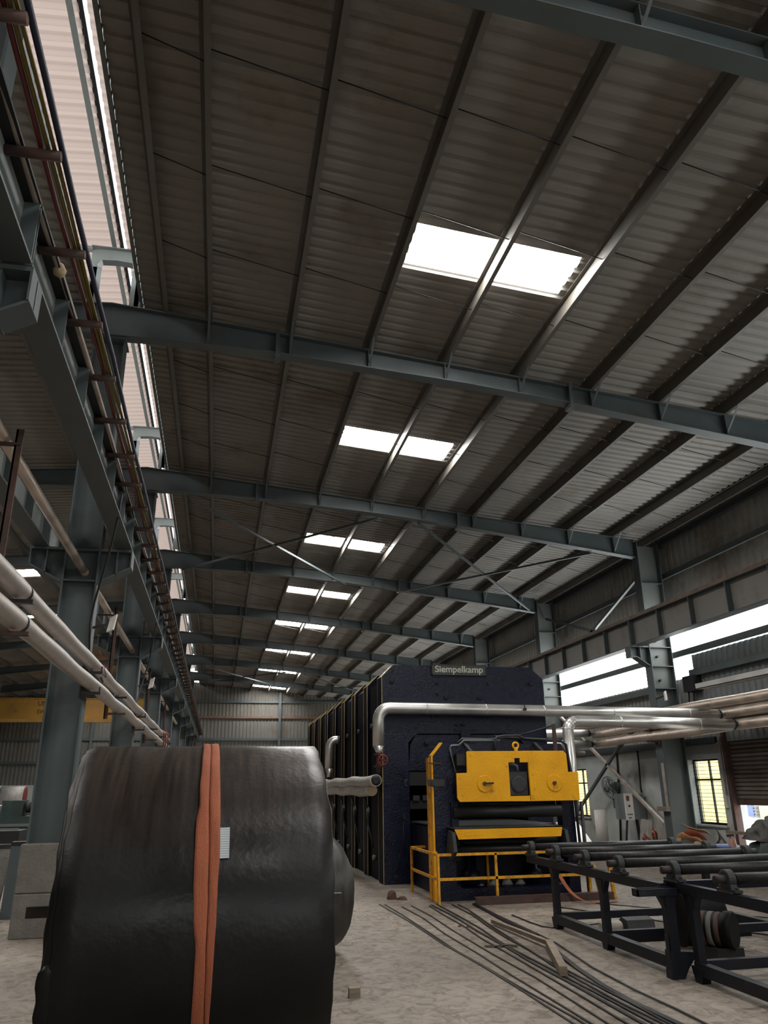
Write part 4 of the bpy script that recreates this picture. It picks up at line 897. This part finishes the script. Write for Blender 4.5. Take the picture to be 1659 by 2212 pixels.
# ------------------------------------------------------------------ yellow overhead crane in the left bay
cr = thing('overhead_crane', 'yellow overhead crane girder spanning the left bay in the distance', 'crane', (-8.3, 46.5, 5.2))
MB().box(-14.2, -2.52, 46.3, 46.9, 5.36, 6.42).build('bridge_girder', 'crane_yellow', cr)
MB().box(-14.2, -2.52, 46.1, 47.1, 5.30, 5.36).box(-14.2, -2.52, 46.2, 47.0, 6.42, 6.46).build('flange', 'crane_yellow', cr)
MB().box(-14.2, -2.9, 45.75, 46.05, 5.14, 5.30).build('footwalk', 'crane_yellow', cr)
MB().tube([(-9.5,46.3,6.5),(-9.5,46.3,6.95)], .03, 8).box(-9.7, -9.3, 46.2, 46.4, 6.9, 6.97).build('lamp_post', 'steel_light', cr)
for body, sz, z in (('UN', .36, 6.16), ('SWL', .3, 5.72)): text(body, sz, 'crane_text', (-9.62 if body == 'UN' else -9.58, 46.29, z), (PI/2, 0, 0), cr, 'lettering', ext=.002, offset=.006)

# ------------------------------------------------------------------ roller tables
def bearing_block(x, y, z, par, sx):
    q = MB(); q.lathe((x-.035, y, z), (1,0,0), [(0,.065),(.005,.075),(.065,.075),(.07,.065)], 24, False)
    q.prism([(y-.075, z-.075), (y+.075, z-.075), (y+.06, z), (y-.06, z)], 'X', x-.03, x+.03)
    q.box(x-.035, x+.035, y-.13, y+.13, z-.09, z-.07); q.box(x-.05, x+.05, y-.10, y+.10, z-.1, z-.088)
    b = q.build('bearing', 'bearing', par)
    for dy in (-.11, .11): MB().lathe((x, y+dy, z-.07), (0,0,1), [(0,.016),(.018,.016),(.02,.008)], 6, False).build('bolt', 'bearing', b)
    return b
def roller_table(label, ys_, x0, x1, y0, y1, legs, z, low_end):
    t = thing('roller_table', label, 'roller table', ((x0+x1)/2, (y0+y1)/2, 0), 'roller tables')
    zb = z-.1
    for x in (x0, x1):
        MB().box(x-.035, x+.035, y0, y1, zb-.085, zb).build('side_beam', 'frame_dark', t)
        MB().box(x-.04, x+.04, low_end, legs[0]+.04, .06, .155).build('bottom_rail', 'frame_dark', t)
        for y in legs:
            s = 1 if x == x0 else -1
            MB().box(x-.035, x+.035, y-.04, y+.04, .04, zb-.08).prism([(y-.11, zb-.08), (y+.11, zb-.08), (y+.04, zb-.2), (y-.04, zb-.2)], 'X', x-.03, x+.03).prism([(y-.09, .12), (y+.09, .12), (y+.045, 0), (y-.045, 0)], 'X', x-.042, x+.042).build('leg', 'frame_dark', t)
    for y in legs: MB().box(x0, x1, y-.035, y+.035, .09, .17).build('cross_bar', 'frame_dark', t)
    for y in ys_:
        r = MB().lathe((x0+.06, y, z), (1,0,0), [(0,.045),(x1-x0-.12,.045)], 22).build('roller', 'roller', t)
        MB().lathe((x0-.12, y, z), (1,0,0), [(0,.022),(.0,.034),(.10,.034),(.11,.03),(.18,.03)], 16).build('shaft_end', 'shaft', r)
        MB().lathe((x1-.06, y, z), (1,0,0), [(0,.03),(.08,.03),(.09,.036),(.19,.036)], 16).build('shaft_end', 'bearing', r)
        bearing_block(x0, y, z, t, -1); bearing_block(x1, y, z, t, 1)
    return t
roller_table('long dark roller table in front of the press with four rollers in view', [10.26, 9.47, 8.685, 7.9], 4.06, 6.08, 7.08, 10.36, [9.56, 8.3], .84, 7.12)
roller_table('nearer dark roller table cut by the right edge of the photo', [7.03, 6.22, 5.42, 4.62], 4.15, 6.17, 4.2, 7.17, [6.78, 5.5, 4.4], .855, 4.36)
xb = MB().box(4.2, 6.0, 7.22, 7.30, .655, .735); tag(xb.build('tie_beam', 'navy_dull'), 'dark blue tie beam bridging the two roller tables', 'beam')
# trestle standing between the tables
ts = thing('trestle', 'dark T shaped trestle with a channel on top between the two roller tables', 'trestle', (4.02, 6.98, 0))
MB().box(3.72, 4.105, 6.94, 6.955, .655, .715).box(3.72, 4.105, 6.955, 7.04, .655, .662).box(3.72, 3.73, 6.94, 7.04, .655, .715).box(3.72, 4.105, 7.03, 7.045, .655, .715).build('top_channel', 'frame_dark', ts)
MB().box(3.985, 4.075, 6.95, 7.03, .05, .655).prism([(3.93,.655),(4.105,.655),(4.075,.55),(3.985,.55)], 'Y', 6.96, 7.02).build('post', 'frame_dark', ts)
MB().prism([(3.96,0.0),(4.0,.0),(4.08,0),(4.13,.08),(4.24,.2),(3.975,.22)], 'Y', 6.94, 7.04).build('foot', 'frame_dark', ts)
MB().box(3.97, 3.985, 6.97, 7.01, .05, .34).build('stay', 'black', ts)
# drive drum and banded coil under the near table
dr = thing('drive_drum', 'big black drum between the trestle and the near roller table', 'drum', (4.75, 7.95, 0))
MB().lathe((4.66, 7.95, .33), (1,0,0), [(0,.24),(.02,.28),(.05,.28),(.07,.26),(.36,.26),(.38,.28),(.41,.28),(.43,.24)], 36).build('drum', 'shaded_black', dr)
MB().box(4.68, 5.08, 7.8, 8.1, 0, .08).build('base', 'wood', dr)
rl_ = thing('belt_coil', 'small black coil banded with brown tape under the near roller table', 'coil', (4.66, 7.35, 0))
ax = Vector((.62,-.78,0)).normalized(); c0 = Vector((4.62, 7.60, .285))
MB().lathe(c0, ax, [(0,.13),(.03,.15),(.30,.15),(.31,.165),(.38,.165),(.39,.15)], 28).build('coil', 'shaded_black', rl_)
for k in range(3): MB().lathe(c0+ax*(.10+k*.07), ax, [(0,.152),(.045,.152)], 28).build('tape', 'plinth' if k == 1 else 'rust', rl_)
MB().box(4.64, 4.92, 7.28, 7.52, 0, .145).build('cradle', 'black', rl_)
# bits under the far table
a = MB().lathe((4.42, 9.2, .055), (1,.05,0), [(0,.045),(.01,.055),(.25,.058),(.27,.04)], 14); tag(a.build('wrapped_bundle', 'cloth'), 'dirty white wrapped bundle on the floor under the roller table', 'bundle')
a = MB().prism([(9.10,0),(9.32,0),(9.34,.09),(9.26,.14),(9.13,.12)], 'X', 4.72, 5.06); tag(a.build('dark_block', 'bearing'), 'dark grey block on the floor beside the wrapped bundle', 'block')
bmx = MB().box(4.2, 5.9, 8.55, 8.63, .0, .07); tag(bmx.build('floor_beam', 'frame_dark'), 'dark steel beam lying on the floor under the middle of the roller table', 'beam')

# ------------------------------------------------------------------ strips and scraps on the floor
rnd = random.Random(11)
def strip(pts, wd, h, lab, m_='black', name='steel_strip', grp='strips on the floor'):
    pts = [Vector(p) for p in pts]; q = MB(); vs = []
    for i, p in enumerate(pts):
        d = (pts[min(i+1, len(pts)-1)]-pts[max(i-1, 0)]).normalized(); n = Vector((-d.y, d.x, 0))*wd/2
        vs += [p-n, p+n, p+n+Vector((0,0,h)), p-n+Vector((0,0,h))]
    fs = []
    for i in range(len(pts)-1):
        for j in range(4): fs.append((i*4+j, i*4+(j+1)%4, i*4+4+(j+1)%4, i*4+4+j))
    fs += [(3,2,1,0), tuple(len(vs)-4+j for j in range(4))]; q.add(vs, fs)
    return tag(q.build(name, m_), lab, 'strip', grp)
FLOOR_STRIPS = [
[(2.41,12.11),(2.48,10.45),(2.49,8.98),(2.55,7.91),(2.57,7.03),(2.58,5.97)],
[(2.48,12.05),(2.51,11.16),(2.52,9.73),(2.52,8.63),(2.56,7.96),(2.60,6.94),(2.65,6.09)],
[(2.67,11.78),(2.71,10.73),(2.67,9.61),(2.69,8.33),(2.68,7.46),(2.69,6.71),(2.70,5.92)],
[(2.82,11.84),(2.85,10.84),(2.82,9.81),(2.82,9.03),(2.82,8.36),(2.85,7.32),(2.83,6.52),(2.81,5.89)],
[(3.06,11.75),(3.03,10.89),(3.03,10.06),(2.98,9.20),(2.98,8.44),(2.97,7.58),(2.96,6.68),(2.94,5.86)],
[(3.11,11.82),(3.13,10.76),(3.08,9.65),(3.08,8.88),(3.05,7.85),(3.06,6.89),(3.05,5.83)],
[(3.20,11.87),(3.19,10.74),(3.17,9.80),(3.11,8.98),(3.10,8.40),(3.11,7.85),(3.11,7.29),(3.12,6.51),(3.12,5.81)],
[(3.40,11.77),(3.39,10.79),(3.31,9.98),(3.26,9.20),(3.25,8.43),(3.19,7.73),(3.18,7.38),(3.16,6.37),(3.18,5.80)],
[(3.48,11.75),(3.47,11.21),(3.34,9.84),(3.27,8.83),(3.22,8.1),(3.23,7.26),(3.23,6.27),(3.22,5.79)],
[(3.72,11.61),(3.69,10.59),(3.68,9.92),(3.67,9.25),(3.65,8.66),(3.50,7.53),(3.46,6.69),(3.47,6.08),(3.46,5.73)]]
for i, pl_ in enumerate(FLOOR_STRIPS):
    p0, p1_ = Vector(pl_[-2]), Vector(pl_[-1]); pl_ = pl_ + [(p1_.x+.03*math.sin(i), 4.4), (p1_.x+.05*math.sin(i*2), 3.0)]
    strip([(x, y, .001+.0008*i) for x, y in pl_], (.02, .018, .018, .016, .018, .03, .022, .02, .018, .018)[i], .007, 'long thin dark steel strip on the floor, %s from the reel side' % ORD[i])
strip([(3.44,8.2,.02),(3.35,7.51,.003),(3.28,6.88,.003),(3.26,6.34,.003),(3.28,5.77,.003),(3.3,3.2,.003)], .05, .012, 'broad dark strip running on from under the short timber', 'black')
strip([(3.70,11.68,.004),(3.66,10.81,.006),(3.62,10.21,.008),(3.62,9.58,.008),(3.63,9.17,.004)], .045, .02, 'short dark strip bundle ending beside the far roller table', 'frame_dark')
strip([(3.88,10.64,.004),(3.89,10.04,.004),(3.92,9.71,.004),(3.99,9.60,.004),(4.5,9.68,.004),(5.4,9.9,.004)], .018, .01, 'thin bent strip reaching under the roller table')
strip([(4.7,11.2,.004),(5.6,9.4,.004),(6.6,7.6,.004)], .025, .008, 'thin strip slanting under the roller table to the right')
strip([(5.4,11.3,.004),(6.8,9.6,.004),(8.2,8.2,.004)], .025, .008, 'thin strip slanting across the floor beyond the roller table')
strip([(2.87,8.75,.01),(2.98,8.7,.012),(3.12,8.72,.012),(3.2,8.66,.01)], .05, .006, 'torn black scrap lying across the steel strips', 'black', 'rubber_scrap')
strip([(3.41,10.04,.02),(3.44,9.3,.03),(3.47,8.45,.04)], .05, .04, 'grey weathered plank lying along the steel strips', 'wood', 'plank')
bt = MB().bar((3.47,8.46,.055), (3.10,7.27,.05), .07, .075); tag(bt.build('timber_baulk', 'wood'), 'short square timber lying askew across the steel strips', 'timber')
for k, (x, y, s, lab) in enumerate(((2.70,12.62,.075,'taller brown stone on the floor left of the guard rail'), (2.84,12.5,.06,'flatter brown stone beside the taller one'), (2.98,10.02,.022,'tiny brown stone chip among the steel strips'), (3.06,9.95,.02,'second tiny brown chip beside the first chip'))):
    q = MB(); rr_ = random.Random(k); vs = []; n_ = 8
    for i in range(5):
        for j in range(n_):
            th = 2*PI*j/n_; r = s*(math.cos(i/4*PI/2)*.9+.12)*(.8+.4*rr_.random()); vs.append((x+r*math.cos(th)*(1.4 if k == 1 else 1), y+r*math.sin(th), s*(1.7 if k == 0 else .9)*math.sin(i/4*PI/2)))
    fs = [(i*n_+j, i*n_+(j+1)%n_, (i+1)*n_+(j+1)%n_, (i+1)*n_+j) for i in range(4) for j in range(n_)] + [tuple(range(n_))[::-1], tuple(4*n_+j for j in range(n_))]
    q.add(vs, fs); tag(q.build('stone', 'stone'), lab, 'stone')
pd = MB().box(1.15, 1.24, 7.05, 7.12, 0, .07); tag(pd.build('brick_piece', 'wood'), 'pale broken brick on the floor just right of the huge reel', 'brick')
# ------------------------------------------------------------------ things along the right wall
# wall fan
fan = thing('wall_fan', 'grey green industrial wall fan with a round wire guard', 'fan', (10.6, 21.1, 1.1))
fc = Vector((10.6, 20.66, 1.50)); fa = Vector((-.93, -.12, -.30)).normalized(); u1 = fa.orthogonal().normalized(); u2 = fa.cross(u1)
gd = MB()
for r_, off in ((.31, 0), (.30, .05), (.22, .075), (.22, -.06), (.12, .09), (.12, -.08), (.31, -.03)): gd.tube(arc(fc+fa*off, u1, u2, r_, 0, 2*PI, 32)[:-1], .0045, 5, closed=True)
for k in range(28):
    th = 2*PI*k/28; d = u1*math.cos(th)+u2*math.sin(th)
    gd.tube([fc+fa*.1+d*.05, fc+fa*.085+d*.14, fc+fa*.06+d*.26, fc+d*.31, fc-fa*.05+d*.26, fc-fa*.08+d*.12], .0028, 4, caps=False)
gd.build('guard', 'bearing', fan)
bl_ = MB()
for k in range(3):
    th = 2*PI*k/3; d = u1*math.cos(th)+u2*math.sin(th); e = fa.cross(d)
    bl_.add([fc+d*.04-e*.03+fa*.01, fc+d*.26-e*.09+fa*.03, fc+d*.28+e*.02, fc+d*.24+e*.08-fa*.03, fc+d*.05+e*.03-fa*.01], [(0,1,2,3,4)])
o = bl_.build('blade', 'greygreen', fan); sm = o.modifiers.new('solid', 'SOLIDIFY'); sm.thickness = .006
MB().lathe(fc-fa*.06, -fa, [(0,.06),(.02,.095),(.18,.095),(.24,.07),(.26,.03)], 20).lathe(fc+fa*.1, fa, [(-.06,.05),(0,.05),(.012,.03)], 16).build('motor', 'greygreen', fan)
MB().tube([fc-fa*.18, fc-fa*.2+Vector((.0,-.02,-.14)), Vector((10.83,20.68,1.2))], .03, 8).build('arm', 'black', fan)
MB().box(10.72, 10.92, 20.6, 20.8, .98, 1.22).build('wall_box', 'green', fan)
# floor standing cabinet
cab = thing('control_cabinet', 'pale grey control cabinet on thin dark legs near the wall', 'cabinet', (10.6, 19.7, 0))
MB().box(10.3, 10.85, 19.35, 19.9, .74, 1.36).build('body', 'sheet_dark', cab); fp_ = MB().box(10.28, 10.85, 19.88, 19.915, .73, 1.37).box(10.27, 10.30, 19.33, 19.915, .73, 1.37)
MB().box(10.28, 10.50, 19.30, 19.352, .73, 1.37).build('front_panel', 'white', cab)
MB().box(10.32, 10.40, 19.29, 19.302, 1.19, 1.31).build('meter', 'copper', cab)
for x, z, r in ((10.38,1.07,.028),(10.33,.87,.014),(10.38,.87,.014),(10.43,.87,.014),(10.36,.79,.016),(10.4,.79,.012)): MB().lathe((x,19.302,z), (0,-1,0), [(0,r),(.02,r)], 10).build('button', 'black', cab)
MB().bar((10.36,19.45,.74), (10.24,19.45,0), .04, .04).build('leg', 'black', cab); MB().bar((10.8,19.8,.74), (10.85,19.8,0), .04, .04).build('leg', 'black', cab); MB().bar((10.62,19.4,.74), (10.66,19.4,0), .04, .04).build('leg', 'black', cab)
# cables and conduits on the wall
tag(MB().tube([(10.9,20.64,2.43),(10.89,20.66,2.0),(10.89,20.75,1.2),(10.9,20.95,.15)], .028, 8).build('wall_conduit', 'bearing'), 'dark conduit running down the wall behind the fan', 'conduit')
tag(MB().tube([(10.86,19.42,2.43),(10.84,19.40,2.0),(10.84,19.44,1.5),(10.84,19.42,1.38)] , .024, 8).build('wall_cable', 'black'), 'black cable dropping down the wall into the cabinet', 'cable')
# white upright roll
t = thing('upright_roll', 'pinkish white roll standing upright by the far window', 'roll', (10.3, 20.8, 0)); MB().lathe((10.3, 20.8, 0), (0,0,1), [(0,.16),(.94,.16)], 28).build('sheet_roll', 'white', t)
# aluminium sheets, boards and copper scrap leaning at the column
for k, (x, y, lean, hgt, wd, m_, lab) in enumerate(((10.3,18.35,.14,.81,.5,'scrap_alu','crumpled silver sheet leaning nearest the cabinet'), (10.36,17.95,.12,.75,.36,'scrap_alu','warm stained silver sheet leaning in the middle of the scrap'), (10.42,17.62,.1,.92,.3,'scrap_alu','taller silver sheet leaning behind the scrap copper'), (10.5,17.42,.08,.98,.22,'wood','pale board leaning by the foot of the right column'))):
    q = MB(); n_ = 9; vs = []
    for i in range(n_):
        yy = y-wd/2+wd*i/(n_-1); wv_ = .03*math.sin(i*2.2+k)
        vs += [(x-lean+wv_, yy, 0.0), (x+wv_*.6, yy+.01, hgt-.05*abs(math.sin(i*1.3+k)))]
    q.add(vs, [(2*i,2*i+1,2*i+3,2*i+2) for i in range(n_-1)], False); o = q.build('metal_sheet' if m_ != 'wood' else 'board', m_); sm = o.modifiers.new('solid', 'SOLIDIFY'); sm.thickness = .012; tag(o, lab, 'sheet' if m_ != 'wood' else 'board')
tag(MB().box(10.05, 10.155, 17.0, 17.4, 1.0, 1.1).build('board_piece', 'wood'), 'short tan board fixed across the right column at waist height', 'board')
tag(MB().box(10.115, 10.15, 17.02, 17.10, 1.1, 2.05).build('pale_batten', 'conduit'), 'pale upright batten fixed against the right column', 'batten')
for k, (x, y, z1) in enumerate(((10.1,17.68,.62), (10.02,17.85,.42), (10.05,18.05,.48))):
    q = MB().lathe((x, y, 0), (0,.1,1), [(0,.05),(.03,.08),(z1*.5,.05),(z1*.8,.07),(z1,.02)], 12); tag(q.build('copper_scrap', 'copper'), 'red brown scrap piece in front of the silver sheets, %s' % ('nearest the column' if k == 0 else 'lowest of three' if k == 1 else 'nearest the cabinet'), 'scrap')
# orange sling pile on a dark crate
pb = thing('scrap_crate', 'dark crate under the pile of orange and cream slings', 'crate', (9.75, 15.1, 0)); MB().box(9.45, 10.2, 14.75, 15.65, 0, .40).build('box', 'black', pb); MB().box(9.43, 10.22, 14.73, 15.67, .34, .39).build('rim', 'rust', pb)
def ribbon(pts, wd, m_, lab, up=(-.5,-.25,.85), name='web_sling'):
    q = MB(); vs = []; pts = [Vector(p) for p in pts]; up = Vector(up).normalized()
    for i, p in enumerate(pts):
        n = (up + Vector((.25*math.sin(i*2.1), .2*math.cos(i*1.7), 0))).normalized()*wd/2; vs += [p-n, p, p+n]
        vs[-2] = vs[-2] + Vector((-.02, -.02, .01))
    q.add(vs, [(3*i+j,3*i+j+1,3*i+j+4,3*i+j+3) for i in range(len(pts)-1) for j in (0,1)], True); o = q.build(name, m_); sm = o.modifiers.new('solid', 'SOLIDIFY'); sm.thickness = .015; sb = o.modifiers.new('sub', 'SUBSURF'); sb.levels = 2; sb.render_levels = 2
    return tag(o, lab, 'sling', 'slings piled by the right column')
ribbon([(9.38,15.62,.0),(9.38,15.6,.3),(9.40,15.58,.55),(9.46,15.5,.68),(9.6,15.4,.60)], .17, 'cardboard', 'orange sling hanging down the near side of the pile', (.15,-1,.1))
ribbon([(9.42,15.62,.52),(9.42,15.4,.62),(9.44,15.15,.52),(9.46,14.95,.56),(9.48,14.72,.42)], .15, 'cardboard', 'orange sling folded across the front of the pile')
ribbon([(9.5,15.5,.60),(9.5,15.25,.66),(9.52,15.0,.64),(9.55,14.8,.56)], .16, 'strap', 'brown orange sling in the middle of the pile')
ribbon([(9.52,15.55,.80),(9.55,15.3,.72),(9.58,15.05,.70),(9.6,14.85,.70),(9.62,14.7,.62)], .13, 'cream', 'cream sling spread over the top of the pile', (-.7,-.2,.5))
ribbon([(9.44,15.1,.44),(9.43,14.95,.48),(9.44,14.8,.44),(9.46,14.68,.36)], .1, 'cream', 'yellowish sling end low on the right of the pile')
wr = MB()
for k in range(9): wr.tube([(9.7+.02*k,14.9-.03*k,.4),(9.75,14.6+.02*k,.58+.02*k),(9.8+.01*k,14.45,.3),(9.85,14.5-.02*k,.02)], .007, 5)
tag(wr.build('wire_tangle', 'black'), 'dark tangle of wire right of the sling pile', 'wire')
# drum, extinguisher, tarpaulin
dm = thing('plastic_drum', 'pale blue plastic drum behind the rollers', 'drum', (9.5, 14.15, 0)); MB().lathe((9.5,14.15,0), (0,0,1), [(0,.24),(.05,.26),(.4,.26),(.46,.22),(.47,.05)], 28).build('body', 'blue_plastic', dm); MB().lathe((9.5,14.15,.455), (0,0,1), [(0,.25),(.03,.24),(.045,.2)], 28).build('lid', 'blue_plastic', dm)
ex = thing('gas_cylinder', 'slim pinkish cylinder with a valve between the drum and the tarpaulin', 'cylinder', (9.52, 13.95, 0)); MB().lathe((9.52,13.95,0), (0,0,1), [(0,.075),(.5,.075),(.6,.05),(.66,.025)], 18).build('body', 'pink', ex); MB().box(9.44, 9.56, 13.93, 13.99, .64, .69).build('valve', 'rust', ex)
tb = MB().bar((9.5,14.05,.73),(9.7,13.3,.70), .06, .05); tag(tb.build('plank', 'wood'), 'dark plank sticking out of the tarpaulin heap above the pinkish cylinder', 'plank')
def heap(c, rx, ry, h, m_, seed, lab, amp=.16, name='tarpaulin'):
    q = MB(); n1, n2 = 56, 24; vs = []; rr_ = random.Random(seed); ph = [rr_.uniform(0, 6.3) for _ in range(12)]
    for i in range(n2+1):
        t_ = i/n2*PI/2
        for j in range(n1):
            th = 2*PI*j/n1
            f_ = 1 + amp*(math.sin(3*th+ph[0]+3*t_) + .7*math.sin(7*th+ph[1]-5*t_) + .5*math.sin(13*th+ph[2]+8*t_) + .35*math.sin(21*th+ph[3]-11*t_) + .4*math.sin(9*t_+ph[4]+4*math.sin(2*th)))*.5
            g_ = 1 + amp*(.6*math.sin(5*th+ph[5]+6*t_)+.5*math.sin(11*th+ph[6]-4*t_))
            vs.append((c[0]+rx*math.cos(t_)**.7*math.cos(th)*f_, c[1]+ry*math.cos(t_)**.7*math.sin(th)*f_, max(0, c[2]+h*math.sin(t_)*g_)))
    q.add(vs, [(i*n1+j, i*n1+(j+1)%n1, (i+1)*n1+(j+1)%n1, (i+1)*n1+j) for i in range(n2) for j in range(n1)], True)
    return tag(q.build(name, m_), lab, 'tarpaulin')
heap((9.85, 12.72, 0), .58, 1.0, .78, 'tarp', 3, 'dark green crumpled tarpaulin heap at the right edge under the shutter')
heap((9.85, 12.75, .62), .48, .92, .36, 'tarp_grey', 8, 'grey crumpled tarpaulin lying on top of the green heap', .22)
# silver machine beside the press
mc = thing('trimming_machine', 'low silver sided machine between the yellow cover and the upright roll', 'machine', (8.9, 19.6, 0))
MB().prism([(19.0,.0),(20.2,.0),(20.2,.62),(19.9,.70),(19.1,.22)], 'X', 8.6, 9.2).build('housing', 'alu', mc)
MB().prism([(19.05,.05),(20.1,.05),(20.1,.5),(19.15,.12)], 'X', 8.55, 8.62).build('guard', 'yellow_worn', mc)
MB().lathe((8.55,19.6,.3), (-1,0,0), [(0,.17),(.05,.17),(.06,.1)], 20).build('pulley', 'black', mc)
MB().tube(arc((8.5,19.75,.45),(0,1,0),(0,0,1),.18,0,PI*1.3,12), .02, 6).build('hose', 'black', mc)
for k, (x, y, m_) in enumerate(((9.6,20.6,'plaster'), (9.4,20.9,'stone'), (9.9,20.75,'cloth'))):
    q = MB().lathe((x, y, 0), (0,0,1), [(0,.28),(.05,.24),(.11,.15),(.15,.05)], 11); tag(q.build('rubble_heap', m_), 'small heap of rubble against the wall, %s' % ('grey' if k == 0 else 'brown' if k == 1 else 'pale'), 'rubble')

# ------------------------------------------------------------------ things in the left bay, seen past the column
bd = thing('leaning_panel', 'brown grey board leaning at the left edge beside the plinth', 'board', (-3.05, 12.6, 0)); MB().prism([(12.2,0),(12.3,0),(12.75,.86),(12.65,.86)], 'X', -3.6, -2.78).build('sheet', 'plinth', bd); MB().box(-3.6, -2.76, 12.64, 12.78, .83, .90).build('top_edge', 'bearing', bd)
pt = thing('leaning_panel', 'greenish grey upright panel between the leaning board and the plinth', 'board', (-2.62, 12.3, 0)); MB().prism([(12.2,0),(12.4,0),(12.45,.93),(12.3,.93)], 'X', -2.72, -2.5).build('sheet', 'steel', pt); MB().box(-2.72, -2.5, 12.29, 12.46, .9, .95).build('top_edge', 'black', pt)
gw = MB().tube(arc((-2.86, 12.0, .02), (1,0,0), (0,0,1), .19, .15*PI, .95*PI, 10), .04, 8); tag(gw.build('curved_guard', 'steel_light'), 'pale curved guard on the floor left of the plinth', 'guard')
tool = thing('machine_tool', 'dark teal machine with slides standing in the left bay', 'machine', (-5.6, 27, 0))
MB().box(-6.6, -4.9, 26.5, 27.6, .0, .9).build('bed', 'teal', tool); MB().box(-6.3, -5.7, 26.6, 27.3, .9, 1.35).build('headstock', 'teal', tool); MB().box(-5.4, -5.0, 26.6, 27.4, .9, 1.2).lathe((-5.65,26.9,1.15), (1,0,0), [(0,.16),(.1,.16),(.12,.08),(.3,.08)], 18).build('chuck', 'bearing', tool); MB().box(-6.6, -4.8, 26.45, 26.5, .62, .70).build('tray', 'steel_light', tool)
tool2 = thing('machine_tool', 'smaller brown based machine in front of the teal one in the left bay', 'machine', (-4.1, 18.4, 0))
MB().prism([(-4.35,0),(-3.9,0),(-3.95,.62),(-4.28,.62)], 'Y', 18.2, 18.7).build('pedestal', 'plinth', tool2); MB().box(-4.4, -3.88, 18.1, 18.8, .62, .85).build('body', 'black', tool2); MB().box(-4.4, -3.9, 18.08, 18.1, .86, .9).build('edge', 'steel_light', tool2)
tl3 = thing('machine_tool', 'teal cabinet machine partly hidden by the first left column', 'machine', (-4.0, 21.5, 0)); MB().box(-4.3, -3.5, 21.2, 22.0, 0, .85).build('cabinet', 'teal', tl3); MB().box(-4.2, -3.6, 21.3, 21.8, .85, 1.15).build('head', 'teal', tl3); MB().tube([(-3.9,21.2,1.0),(-3.9,20.9,.95)], .06, 10).build('spindle', 'bearing', tl3)
# paper rolls stacked on the far floor
RR = [(-12.0,44.6,.5,'white'),(-10.8,44.6,.5,'white'),(-9.6,44.6,.5,'white'),(-11.4,45.1,1.37,'white'),(-10.2,45.1,1.37,'lagging'),(-10.8,40.0,.5,'sheet_dark'),(-9.6,40.0,.5,'bearing'),(-8.4,40.0,.5,'bearing')]
for k, (x, y, z, m_) in enumerate(RR):
    r = .5; t = thing('coil_roll', 'distant %s roll lying in the left bay, %s of the stack' % ('white' if m_ == 'white' else 'pale' if m_ == 'lagging' else 'grey', ORD[k]), 'roll', (x, y, z-r if z < 1 else z-r), 'distant rolls in the left bay')
    d = Vector((1, 0, 0)); MB().lathe(Vector((x,y,z))-d*.55, d, [(0,r),(1.1,r)], 22).build('sheet_roll', m_, t); MB().lathe(Vector((x,y,z))+d*.55, d, [(0,r*.98),(.02,r*.98),(.025,.12)], 22).build('end_disc', 'red' if k in (2, 4) else 'teal', t)
hp = MB().prism([(-8.3,0),(-6.9,0),(-7.0,2.0),(-7.5,2.3),(-7.8,2.2)], 'Y', 44, 44.6); tag(hp.build('hopper', 'red'), 'dull red hopper behind the rolls in the left bay', 'hopper')
tag(MB().bar((-4.55, 17, 0), (-4.62, 17.1, 1.72), .06, .06).build('orange_post', 'cardboard'), 'thin orange post at the left edge of the photo', 'post')
